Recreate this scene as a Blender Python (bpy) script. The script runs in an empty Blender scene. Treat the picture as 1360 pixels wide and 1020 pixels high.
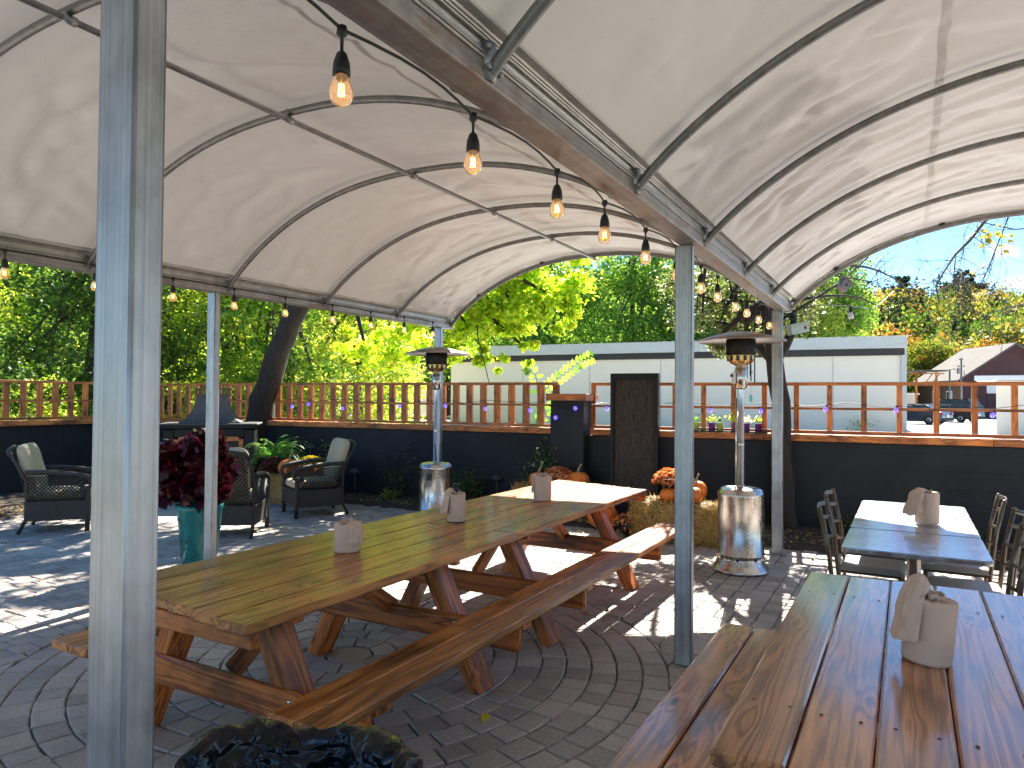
import bpy, math, random
import numpy as np
from mathutils import Vector, Matrix, noise
R = math.radians
rnd = random.Random(7)
nr = np.random.default_rng(11)
sc = bpy.context.scene
COL = sc.collection
# ------------------------------------------------------------------ materials
def nodes(name):
    m = bpy.data.materials.new(name); m.use_nodes = True
    nt = m.node_tree; nt.nodes.clear()
    out = nt.nodes.new('ShaderNodeOutputMaterial')
    return m, nt, out
def N(nt, t, **kw):
    n = nt.nodes.new(t)
    for k, v in kw.items():
        if k in n.inputs: n.inputs[k].default_value = v
        else: setattr(n, k, v)
    return n
def L(nt, a, b): nt.links.new(a, b)
def ramp(nt, fac, stops, interp='LINEAR'):
    r = nt.nodes.new('ShaderNodeValToRGB'); r.color_ramp.interpolation = interp
    cr = r.color_ramp
    while len(cr.elements) < len(stops): cr.elements.new(0.5)
    for e, (p, c) in zip(cr.elements, stops):
        e.position = p; e.color = (*c, 1) if len(c) == 3 else c
    if fac is not None: L(nt, fac, r.inputs[0])
    return r
def bsdf(nt, out, **kw):
    b = N(nt, 'ShaderNodeBsdfPrincipled', **kw); L(nt, b.outputs[0], out.inputs[0]); return b
def bump(nt, h, b, strength=.3, dist=.01):
    n = N(nt, 'ShaderNodeBump', Strength=strength, Distance=dist)
    L(nt, h, n.inputs['Height']); L(nt, n.outputs[0], b.inputs['Normal']); return n
def coords(nt, kind='Object', scale=(1, 1, 1), attr=None):
    if attr:
        a = N(nt, 'ShaderNodeAttribute'); a.attribute_name = attr; src = a.outputs['Vector']
    else:
        src = nt.nodes.new('ShaderNodeTexCoord').outputs[kind]
    mp = N(nt, 'ShaderNodeMapping'); mp.inputs['Scale'].default_value = scale
    L(nt, src, mp.inputs[0]); return mp.outputs[0]
def noisy(nt, vec, scale, detail=4, rough=.55, dist=0):
    n = N(nt, 'ShaderNodeTexNoise', Scale=scale, Detail=detail, Roughness=rough, Distortion=dist)
    L(nt, vec, n.inputs['Vector']); return n.outputs[0]

def simple(name, c1, c2=None, rough=.6, metal=0, scale=6, bumps=.0, bscale=40, spec=.5, stretch=(1, 1, 1), coat=0):
    m, nt, out = nodes(name); b = bsdf(nt, out, Roughness=rough, Metallic=metal)
    b.inputs['Specular IOR Level'].default_value = spec
    b.inputs['Coat Weight'].default_value = coat
    c2 = c2 or tuple(x * .75 for x in c1)
    v = coords(nt, 'Object', stretch)
    n = noisy(nt, v, scale, 5)
    r = ramp(nt, n, [(.3, c1), (.7, c2)]); L(nt, r.outputs[0], b.inputs['Base Color'])
    if bumps:
        n2 = noisy(nt, v, bscale, 6); bump(nt, n2, b, bumps, .01)
    return m

def wood(name, a, b_, c, rough=.42, coat=.0, green=0.0):
    """stained softwood: x of gc runs along the grain"""
    m, nt, out = nodes(name); b = bsdf(nt, out, Roughness=rough)
    b.inputs['Coat Weight'].default_value = coat; b.inputs['Coat Roughness'].default_value = .13; b.inputs['Coat IOR'].default_value = 1.6
    v = coords(nt, attr='gc')
    # knots distort the grain
    vk = coords(nt, attr='gc', scale=(2.2, 6.5, 6.5))
    vo = N(nt, 'ShaderNodeTexVoronoi', Scale=1.0); vo.inputs['Randomness'].default_value = 1
    L(nt, vk, vo.inputs['Vector'])
    kn = ramp(nt, vo.outputs['Distance'], [(0, (1, 1, 1)), (.10, (.75,) * 3), (.3, (.2,) * 3), (.6, (0, 0, 0))])
    w = coords(nt, attr='gc', scale=(.33, 9, 9))
    n1 = noisy(nt, w, 1.3, 3, .5, .6)
    mul = N(nt, 'ShaderNodeMath', operation='MULTIPLY'); L(nt, n1, mul.inputs[0]); mul.inputs[1].default_value = 8
    add = N(nt, 'ShaderNodeMath', operation='ADD'); L(nt, mul.outputs[0], add.inputs[0])
    m3 = N(nt, 'ShaderNodeMath', operation='MULTIPLY'); L(nt, kn.outputs[0], m3.inputs[0]); m3.inputs[1].default_value = 2.1
    L(nt, m3.outputs[0], add.inputs[1])
    fr = N(nt, 'ShaderNodeMath', operation='PINGPONG'); L(nt, add.outputs[0], fr.inputs[0]); fr.inputs[1].default_value = .5
    ring = ramp(nt, fr.outputs[0], [(.05, b_), (.35, a)])
    fine = noisy(nt, coords(nt, attr='gc', scale=(4, 130, 130)), 1, 4, .7)
    mx = N(nt, 'ShaderNodeMix', data_type='RGBA', blend_type='MULTIPLY'); mx.inputs[0].default_value = .55
    L(nt, ring.outputs[0], mx.inputs[6])
    fr2 = ramp(nt, fine, [(.3, (.45, .42, .4)), (.62, (1.15, 1.12, 1.1))]); L(nt, fr2.outputs[0], mx.inputs[7])
    mk = N(nt, 'ShaderNodeMix', data_type='RGBA'); kk = ramp(nt, vo.outputs['Distance'], [(0, (1, 1, 1)), (.07, (.8,) * 3), (.12, (0, 0, 0))])
    L(nt, kk.outputs[0], mk.inputs[0]); L(nt, mx.outputs[2], mk.inputs[6]); mk.inputs[7].default_value = (*c, 1)
    # stain blotches + plank tone
    bl = noisy(nt, coords(nt, attr='gc', scale=(1.3, 4, 4)), 1.6, 4, .6)
    blr = ramp(nt, bl, [(.33, (.20, .20, .17)), (.47, (.85, .85, .84)), (.7, (1.3, 1.25, 1.15))])
    m5 = N(nt, 'ShaderNodeMix', data_type='RGBA', blend_type='MULTIPLY'); m5.inputs[0].default_value = .85
    L(nt, mk.outputs[2], m5.inputs[6]); L(nt, blr.outputs[0], m5.inputs[7])
    at = N(nt, 'ShaderNodeAttribute'); at.attribute_name = 'cv'
    tone = ramp(nt, at.outputs['Fac'], [(0, (.72, .74, .78)), (1, (1.2, 1.16, 1.1))])
    m6 = N(nt, 'ShaderNodeMix', data_type='RGBA', blend_type='MULTIPLY'); m6.inputs[0].default_value = 1
    L(nt, m5.outputs[2], m6.inputs[6]); L(nt, tone.outputs[0], m6.inputs[7])
    L(nt, m6.outputs[2], b.inputs['Base Color'])
    rr = N(nt, 'ShaderNodeMapRange'); rr.inputs[3].default_value = rough - .13; rr.inputs[4].default_value = rough + .2
    L(nt, bl, rr.inputs[0]); L(nt, rr.outputs[0], b.inputs['Roughness'])
    ad = N(nt, 'ShaderNodeMath', operation='ADD'); L(nt, fine, ad.inputs[0]); L(nt, fr.outputs[0], ad.inputs[1])
    bump(nt, ad.outputs[0], b, .35, .0018)
    return m

def steel(name, c=(.55, .56, .57), rough=.38, streak=(60, 60, .8), dirt=.35, metal=.85, rust=0):
    m, nt, out = nodes(name); b = bsdf(nt, out, Roughness=rough, Metallic=metal)
    v = coords(nt, 'Object', streak)
    n = noisy(nt, v, 1.0, 6, .65)
    v2 = coords(nt, 'Object', (9, 9, 5)); n2 = noisy(nt, v2, 1.5, 6, .6)
    r1 = ramp(nt, n, [(.25, tuple(x * (1 - dirt) for x in c)), (.65, c)])
    r2 = ramp(nt, n2, [(.3, (.48, .48, .48)), (.6, (1, 1, 1))])
    mx = N(nt, 'ShaderNodeMix', data_type='RGBA', blend_type='MULTIPLY'); mx.inputs[0].default_value = .6
    L(nt, r1.outputs[0], mx.inputs[6]); L(nt, r2.outputs[0], mx.inputs[7])
    last = mx.outputs[2]
    if rust:
        v3 = coords(nt, 'Object', (14, 2.5, 14)); n3 = noisy(nt, v3, 1.1, 8, .75)
        r3 = ramp(nt, n3, [(.52, (0, 0, 0)), (.68, (rust,) * 3)])
        m2 = N(nt, 'ShaderNodeMix', data_type='RGBA'); L(nt, r3.outputs[0], m2.inputs[0]); L(nt, last, m2.inputs[6])
        m2.inputs[7].default_value = (.22, .10, .05, 1); last = m2.outputs[2]
        mr = N(nt, 'ShaderNodeMath', operation='SUBTRACT'); mr.inputs[0].default_value = metal; L(nt, r3.outputs[0], mr.inputs[1]); mr.use_clamp = True
        L(nt, mr.outputs[0], b.inputs['Metallic'])
    L(nt, last, b.inputs['Base Color'])
    rr = N(nt, 'ShaderNodeMapRange'); rr.inputs[3].default_value = rough - .1; rr.inputs[4].default_value = rough + .2
    L(nt, n2, rr.inputs[0]); L(nt, rr.outputs[0], b.inputs['Roughness'])
    bump(nt, n, b, .06, .002)
    return m

def foliage(name, cols, trans=.45, rough=.5, spec=.45):
    """leaf colours picked per leaf by the cv attribute"""
    m, nt, out = nodes(name)
    at = N(nt, 'ShaderNodeAttribute'); at.attribute_name = 'cv'
    r = ramp(nt, at.outputs['Fac'], [(i / max(1, len(cols) - 1), c) for i, c in enumerate(cols)])
    b = N(nt, 'ShaderNodeBsdfPrincipled', Roughness=rough); b.inputs['Specular IOR Level'].default_value = spec
    L(nt, r.outputs[0], b.inputs['Base Color'])
    t = N(nt, 'ShaderNodeBsdfTranslucent')
    g = N(nt, 'ShaderNodeMix', data_type='RGBA', blend_type='MULTIPLY'); g.inputs[0].default_value = 1
    L(nt, r.outputs[0], g.inputs[6]); g.inputs[7].default_value = (1.9, 1.9, 1.0, 1)
    L(nt, g.outputs[2], t.inputs[0])
    mx = N(nt, 'ShaderNodeMixShader'); mx.inputs[0].default_value = trans
    L(nt, b.outputs[0], mx.inputs[1]); L(nt, t.outputs[0], mx.inputs[2]); L(nt, mx.outputs[0], out.inputs[0])
    return m

def canvas_mat():
    m, nt, out = nodes('tent_vinyl')
    b = N(nt, 'ShaderNodeBsdfPrincipled', Roughness=.42); b.inputs['Specular IOR Level'].default_value = .4
    v = coords(nt, 'Object')
    n = noisy(nt, v, 2.2, 6, .6)
    r = ramp(nt, n, [(.3, (.62, .61, .60)), (.7, (.66, .655, .645))])
    sp = noisy(nt, v, 38, 3, .5)
    sr = ramp(nt, sp, [(.235, (.45, .42, .38)), (.262, (1, 1, 1))])
    mx = N(nt, 'ShaderNodeMix', data_type='RGBA', blend_type='MULTIPLY'); mx.inputs[0].default_value = .6
    L(nt, r.outputs[0], mx.inputs[6]); L(nt, sr.outputs[0], mx.inputs[7])
    L(nt, mx.outputs[2], b.inputs['Base Color'])
    # fine creases
    w1 = coords(nt, 'Object', (.9, 3.2, 1.2)); n1 = noisy(nt, w1, 2.6, 4, .55, 1.4)
    pr = ramp(nt, n1, [(.46, (0, 0, 0)), (.5, (1, 1, 1)), (.54, (0, 0, 0))], 'EASE')
    mk_ = noisy(nt, coords(nt, 'Object', (1, 1, 1)), .9, 2, .5); mr_ = ramp(nt, mk_, [(.48, (0, 0, 0)), (.62, (1, 1, 1))]); mm_ = N(nt, 'ShaderNodeMath', operation='MULTIPLY'); L(nt, pr.outputs[0], mm_.inputs[0]); L(nt, mr_.outputs[0], mm_.inputs[1]); bump(nt, mm_.outputs[0], b, .16, .02)
    t = N(nt, 'ShaderNodeBsdfTranslucent'); t.inputs[0].default_value = (.80, .77, .72, 1)
    ms = N(nt, 'ShaderNodeMixShader'); ms.inputs[0].default_value = CANVAS_T
    L(nt, b.outputs[0], ms.inputs[1]); L(nt, t.outputs[0], ms.inputs[2]); L(nt, ms.outputs[0], out.inputs[0])
    return m
CANVAS_T = .032

def emis(name, c, s):
    m, nt, out = nodes(name); e = N(nt, 'ShaderNodeEmission', Strength=s); e.inputs[0].default_value = (*c, 1)
    L(nt, e.outputs[0], out.inputs[0]); return m
def glassy(name, c, rough=.05, trans=1.0, ior=1.3, em=None):
    m, nt, out = nodes(name); b = bsdf(nt, out, Roughness=rough); b.inputs['Base Color'].default_value = (*c, 1)
    b.inputs['Transmission Weight'].default_value = trans; b.inputs['IOR'].default_value = ior
    if em: b.inputs['Emission Color'].default_value = (*em[0], 1); b.inputs['Emission Strength'].default_value = em[1]
    return m
def paver_mat():
    m, nt, out = nodes('paver_stone'); b = bsdf(nt, out, Roughness=.72)
    at = N(nt, 'ShaderNodeAttribute'); at.attribute_name = 'cv'
    r = ramp(nt, at.outputs['Fac'], [(0, (.37, .325, .285)), (.35, (.47, .415, .37)), (.65, (.53, .475, .42)), (1, (.55, .45, .38))])
    v = coords(nt, 'Object'); n = noisy(nt, v, 55, 6, .7); n2 = noisy(nt, v, .9, 4, .6)
    r2 = ramp(nt, n, [(.3, (.72, .72, .72)), (.65, (1.08, 1.08, 1.08))]); r3 = ramp(nt, n2, [(.3, (.72, .70, .70)), (.7, (1.1, 1.1, 1.1))])
    a = N(nt, 'ShaderNodeMix', data_type='RGBA', blend_type='MULTIPLY'); a.inputs[0].default_value = 1
    L(nt, r.outputs[0], a.inputs[6]); L(nt, r2.outputs[0], a.inputs[7])
    c = N(nt, 'ShaderNodeMix', data_type='RGBA', blend_type='MULTIPLY'); c.inputs[0].default_value = 1
    L(nt, a.outputs[2], c.inputs[6]); L(nt, r3.outputs[0], c.inputs[7]); L(nt, c.outputs[2], b.inputs['Base Color'])
    bump(nt, n, b, .5, .006)
    return m

M = {}
M['wood_top'] = wood('weathered_deck_stain', (.58, .235, .058), (.29, .10, .024), (.05, .022, .011), .40, .22)
M['wood_side'] = wood('cedar_stain', (.64, .19, .034), (.27, .065, .012), (.04, .015, .008), .46, .1)
M['wood_dark'] = wood('dark_stain', (.60, .25, .085), (.29, .10, .03), (.045, .018, .009), .34, .8)
M['fence_wood'] = wood('fence_stain', (.74, .26, .07), (.46, .15, .042), (.06, .02, .01), .6)
M['galv'] = steel('galvanised_steel', (.50, .515, .53), .36, (90, 90, .5), .4, .75)
M['galv_beam'] = steel('galvanised_beam', (.44, .425, .41), .42, (60, .8, 60), .4, .6, rust=.85)
M['tube'] = steel('galvanised_tube', (.30, .30, .30), .42, (30, 30, 30), .3, .7)
M['rail'] = steel('keder_rail', (.58, .56, .52), .4, (40, .6, 40), .35, .6)
M['inox'] = steel('brushed_stainless', (.68, .655, .62), .22, (70, 70, .35), .18, 1)
M['inox_plain'] = steel('polished_steel', (.60, .58, .56), .18, (4, 4, 4), .1, 1)
M['reflector'] = steel('heater_reflector', (.42, .36, .31), .35, (4, 4, 4), .1, .9)
M['brass'] = simple('brass', (.7, .45, .18), (.5, .3, .1), .3, 1)
M['burner'] = simple('burner_mesh', (.05, .05, .05), (.02, .02, .02), .45, .7, 30, .6, 90)
M['black'] = simple('black_metal', (.012, .012, .013), (.02, .02, .02), .45)
M['black_gloss'] = simple('black_paint', (.006, .006, .007), (.010, .010, .011), .45, spec=.25)
M['wall_paint'] = simple('charcoal_paint', (.013, .0145, .018), (.022, .0235, .027), .6, 0, 2.2, .45, 26, spec=.3)
def wall_mat():
    m, nt, out = nodes('charcoal_painted_block'); b = bsdf(nt, out, Roughness=.62); b.inputs['Specular IOR Level'].default_value = .3
    v = coords(nt, 'Object'); n = noisy(nt, v, 1.6, 6, .6); r = ramp(nt, n, [(.3, (.0125, .0135, .0165)), (.7, (.024, .025, .028))])
    n2 = noisy(nt, v, 7, 9, .72); r2 = ramp(nt, n2, [(.70, (0, 0, 0)), (.74, (.55, .55, .55))])
    n4 = noisy(nt, coords(nt, 'Object', (1, 1, .25)), 3.5, 6, .7); r4 = ramp(nt, n4, [(.55, (0, 0, 0)), (.75, (.25, .25, .25))])
    mx = N(nt, 'ShaderNodeMix', data_type='RGBA'); L(nt, r2.outputs[0], mx.inputs[0]); L(nt, r.outputs[0], mx.inputs[6]); mx.inputs[7].default_value = (.16, .15, .14, 1)
    m2 = N(nt, 'ShaderNodeMix', data_type='RGBA'); L(nt, r4.outputs[0], m2.inputs[0]); L(nt, mx.outputs[2], m2.inputs[6]); m2.inputs[7].default_value = (.055, .05, .045, 1)
    L(nt, m2.outputs[2], b.inputs['Base Color'])
    n3 = noisy(nt, v, 34, 6, .6); mp_ = N(nt, 'ShaderNodeMapping'); mp_.inputs['Rotation'].default_value = (math.pi / 2, 0, 0)
    tx = nt.nodes.new('ShaderNodeTexCoord'); rt_ = N(nt, 'ShaderNodeVectorRotate', rotation_type='Z_AXIS'); L(nt, tx.outputs['Object'], rt_.inputs[0]); rt_.inputs['Angle'].default_value = R(24.3); L(nt, rt_.outputs[0], mp_.inputs[0])
    bk = N(nt, 'ShaderNodeTexBrick', Scale=1.0); bk.inputs['Mortar Size'].default_value = .006; bk.inputs['Brick Width'].default_value = .40; bk.inputs['Row Height'].default_value = .20; bk.inputs['Mortar Smooth'].default_value = .6
    L(nt, mp_.outputs[0], bk.inputs['Vector']); ad = N(nt, 'ShaderNodeMath', operation='MULTIPLY_ADD'); L(nt, bk.outputs['Fac'], ad.inputs[0]); ad.inputs[1].default_value = -.6; L(nt, n3, ad.inputs[2])
    bump(nt, ad.outputs[0], b, .5, .008); return m
M['wall_paint'] = wall_mat()
M['canvas'] = canvas_mat()
M['paver'] = paver_mat()
M['sand'] = simple('joint_sand', (.08, .07, .06), (.12, .105, .09), .9, 0, 20, .5, 80)
M['soil'] = simple('bed_soil', (.035, .025, .018), (.07, .05, .035), .95, 0, 14, 1, 30)
M['asphalt'] = simple('pale_asphalt', (.42, .41, .40), (.50, .49, .48), .85, 0, .4, .3, 8)
M['earth'] = simple('far_ground', (.06, .075, .03), (.11, .10, .05), .95, 0, .3)
M['hill'] = simple('hill_floor', (.05, .06, .025), (.09, .07, .03), .95, 0, .05)
M['bark'] = simple('bark', (.055, .042, .034), (.11, .085, .068), .9, 0, 9, 1, 22, stretch=(2, 2, .5))
M['bark_dark'] = simple('dark_bark', (.022, .016, .012), (.05, .036, .026), .9, 0, 10, 1, 26, stretch=(2, 2, .5))
M['paper'] = simple('kraft_paper', (.62, .44, .335), (.56, .39, .29), .8, 0, 12, .15, 50, .2)
M['bag'] = simple('black_bin_liner', (.012, .012, .016), (.018, .018, .021), .24, 0, 3, .0, 30, .55)
def bag_mat():
    m, nt, out = nodes('black_plastic_film'); b = bsdf(nt, out, Roughness=.13); b.inputs['Base Color'].default_value = (.007, .0075, .010, 1); b.inputs['Specular IOR Level'].default_value = .36
    v = coords(nt, 'Object'); d = N(nt, 'ShaderNodeTexNoise', Scale=7, Detail=3); L(nt, v, d.inputs['Vector'])
    mx = N(nt, 'ShaderNodeMix', data_type='RGBA'); mx.inputs[0].default_value = .22; L(nt, v, mx.inputs[6]); L(nt, d.outputs[1], mx.inputs[7])
    hs = []
    for sc_, w in ((11, 1.0), (27, .45)):
        vo = N(nt, 'ShaderNodeTexVoronoi', Scale=sc_, feature='F1'); L(nt, mx.outputs[2], vo.inputs['Vector']); q = N(nt, 'ShaderNodeMath', operation='MULTIPLY'); L(nt, vo.outputs['Distance'], q.inputs[0]); q.inputs[1].default_value = w; hs.append(q)
    ad = N(nt, 'ShaderNodeMath', operation='ADD'); L(nt, hs[0].outputs[0], ad.inputs[0]); L(nt, hs[1].outputs[0], ad.inputs[1]); bump(nt, ad.outputs[0], b, .5, .03); return m
M['bag'] = bag_mat()
M['wicker'] = simple('dark_wicker', (.032, .024, .019), (.055, .042, .033), .5, 0, 60, .8, 160)
M['cushion'] = simple('beige_cushion', (.56, .45, .28), (.48, .38, .23), .85, 0, 5, .3, 12)
M['bronze'] = simple('bronze_metal', (.16, .12, .08), (.10, .075, .055), .32, .8)
M['seatpad'] = simple('tan_vinyl', (.42, .36, .29), (.36, .30, .24), .4, 0, 8)
M['tabletop'] = steel('sealed_tabletop', (.60, .63, .68), .16, (7, 7, 7), .3, .55)
M['pumpkin'] = simple('pumpkin_skin', (.78, .22, .02), (.62, .14, .012), .4, 0, 7)
M['stem'] = simple('pumpkin_stem', (.34, .28, .16), (.22, .2, .1), .8)
M['straw'] = foliage('straw', [(.42, .27, .08), (.62, .44, .16), (.30, .18, .05)], .15, .6)
M['straw_core'] = simple('packed_straw', (.32, .2, .06), (.2, .12, .035), .9, 0, 30, 1, 60)
M['teal'] = simple('teal_glaze', (.012, .20, .19), (.02, .13, .13), .25, 0, 8)
M['purple'] = simple('purple_plastic', (.22, .05, .26), (.18, .04, .22), .4)
M['lime'] = simple('lime_plastic', (.42, .6, .12), (.36, .52, .1), .4)
M['white'] = simple('white_plastic', (.72, .73, .72), (.62, .62, .6), .45)
M['cream_wall'] = simple('cream_stucco', (.86, .77, .62), (.82, .73, .58), .85, 0, .25, .1, 4)
M['fascia'] = simple('grey_fascia', (.52, .54, .50), (.47, .49, .46), .7, 0, 1)
M['dark_band'] = simple('dark_soffit', (.025, .024, .024), (.035, .034, .034), .7)
M['maroon'] = simple('maroon_siding', (.075, .026, .026), (.055, .02, .02), .75, 0, 2, .4, 6)
M['brown_siding'] = simple('brown_siding', (.13, .07, .045), (.1, .055, .035), .8, 0, 2)
M['shingle'] = simple('grey_shingles', (.13, .115, .10), (.08, .072, .064), .95, 0, 1.5, .6, 5)
M['glass_dark'] = simple('window_glass', (.03, .045, .06), (.05, .07, .09), .06)
M['car_dark'] = simple('blue_grey_paint', (.035, .045, .07), (.03, .04, .06), .22, .4, 1, coat=1)
M['car_black'] = simple('charcoal_car_paint', (.03, .03, .045), (.025, .025, .04), .22, .4, 1, coat=1)
M['tyre'] = simple('tyre_rubber', (.015, .015, .015), (.02, .02, .02), .85)
M['rim'] = simple('alloy_rim', (.4, .4, .42), (.35, .35, .36), .3, .8)
M['red_lamp'] = simple('red_lens', (.35, .01, .01), (.3, .01, .01), .2)
M['plate'] = simple('number_plate', (.7, .7, .66), (.65, .65, .6), .4)
M['bulb'] = glassy('amber_bulb_glass', (1.0, .86, .66), .12, .85, 1.12, ((1.0, .45, .14), .03))
M['filament'] = emis('glowing_filament', (1.0, .52, .15), 2.2)
M['blue_bulb'] = glassy('blue_fairy_bulb', (.12, .10, .85), .15, .5, 1.3, ((.10, .07, .9), .5))
M['teal_metal'] = simple('turquoise_sail', (.1, .6, .55), (.08, .5, .45), .4)
M['birdhouse_wood'] = simple('grey_birdhouse_wood', (.24, .21, .19), (.17, .15, .13), .85, 0, 12)
M['birdhouse_paint'] = simple('pale_birdhouse_paint', (.48, .60, .56), (.42, .54, .5), .7, 0, 12)
M['orange_brick'] = simple('orange_surround', (.55, .20, .06), (.42, .14, .04), .7, 0, 10)
M['slate'] = simple('grey_hearth_slab', (.06, .058, .055), (.045, .044, .042), .6, 0, 8)
M['hood'] = simple('grey_hood_metal', (.10, .088, .078), (.07, .06, .052), .6, 0, 6)
M['water_stone'] = None
LEAFG = [(.05, .12, .02), (.10, .22, .035), (.18, .32, .05), (.30, .42, .07), (.46, .50, .11)]
M['leaf_green'] = foliage('green_leaves', LEAFG, .5)
M['leaf_mix'] = foliage('autumn_green_leaves', [(.08, .16, .03), (.18, .28, .05), (.32, .40, .07), (.46, .46, .09), (.56, .48, .12)], .58)
M['leaf_lime'] = foliage('lime_leaves', [(.12, .24, .015), (.26, .40, .03), (.40, .52, .04), (.52, .58, .05), (.62, .56, .07)], .6)
M['leaf_dark'] = foliage('dark_leaves', [(.025, .06, .018), (.05, .10, .026), (.08, .15, .035), (.13, .21, .045), (.22, .29, .07)], .4)
M['needle'] = foliage('conifer_needles', [(.05, .075, .03), (.10, .14, .05), (.19, .22, .09), (.30, .31, .15)], .35)
M['leaf_orange'] = foliage('orange_leaves', [(.13, .07, .02), (.27, .13, .03), (.36, .18, .04), (.33, .23, .05), (.17, .15, .04)], .35, .8, .08)
M['leaf_yellow'] = foliage('yellow_leaves', [(.11, .12, .03), (.22, .21, .045), (.34, .29, .055), (.28, .17, .045)], .4)
M['leaf_hill'] = foliage('hill_leaves', [(.03, .055, .018), (.06, .10, .03), (.12, .15, .04), (.22, .19, .05), (.27, .17, .045)], .25, .8, .08)
M['pine_far'] = foliage('far_pine_needles', [(.015, .035, .02), (.03, .06, .03), (.05, .085, .04)], .15, .8, .08)
M['mid_green'] = foliage('mid_green_leaves', [(.05, .12, .03), (.10, .20, .05), (.18, .30, .07), (.27, .40, .10), (.42, .50, .15)], .6, .8, .1)
M['mid_mix'] = foliage('mid_mixed_leaves', [(.08, .15, .03), (.18, .27, .05), (.30, .38, .08), (.42, .46, .11), (.50, .46, .13)], .6, .8, .1)
M['far_green'] = foliage('far_green_leaves', [(.02, .05, .012), (.045, .10, .02), (.09, .16, .03), (.15, .22, .04), (.24, .28, .06)], .35, .8, .08)
M['far_mix'] = foliage('far_mixed_leaves', [(.03, .07, .015), (.08, .13, .025), (.16, .20, .035), (.24, .25, .045), (.30, .25, .06)], .35, .8, .08)
M['burgundy'] = foliage('burgundy_leaves', [(.022, .002, .007), (.04, .003, .010), (.075, .005, .014), (.20, .012, .02)], .25, .32)
M['mum_orange'] = foliage('orange_blooms', [(.40, .07, .02), (.60, .16, .04), (.72, .30, .12), (.8, .5, .3)], .3)
M['mum_red'] = foliage('dark_red_blooms', [(.05, .008, .01), (.12, .015, .015), (.2, .03, .02), (.03, .05, .015)], .3)
M['mum_yellow'] = foliage('yellow_blooms', [(.65, .45, .02), (.85, .65, .03), (.8, .72, .1)], .3)
M['fern'] = foliage('fern_fronds', [(.03, .11, .015), (.07, .20, .03), (.13, .3, .05), (.24, .42, .08)], .45)
M['litter'] = foliage('leaf_litter', [(.10, .06, .03), (.22, .14, .06), (.34, .24, .12), (.42, .30, .10), (.5, .22, .05)], .2)
M['yellow_leaf'] = foliage('fallen_yellow_leaf', [(.7, .55, .03), (.75, .6, .05)], .3)
# water wall: ribbed wet slate
def water_mat():
    m, nt, out = nodes('wet_rippled_slate'); b = bsdf(nt, out, Roughness=.18)
    v = coords(nt, 'Object', (60, 60, 9)); n = noisy(nt, v, 1.0, 5, .6, .8)
    v2 = coords(nt, 'Object', (1, 1, 1)); n2 = noisy(nt, v2, 26, 6, .7)
    r = ramp(nt, n, [(.35, (.018, .013, .010)), (.62, (.075, .05, .034))]); L(nt, r.outputs[0], b.inputs['Base Color'])
    ad = N(nt, 'ShaderNodeMath', operation='ADD'); L(nt, n, ad.inputs[0]); L(nt, n2, ad.inputs[1]); bump(nt, ad.outputs[0], b, .9, .02)
    return m
M['water_stone'] = water_mat()

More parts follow.
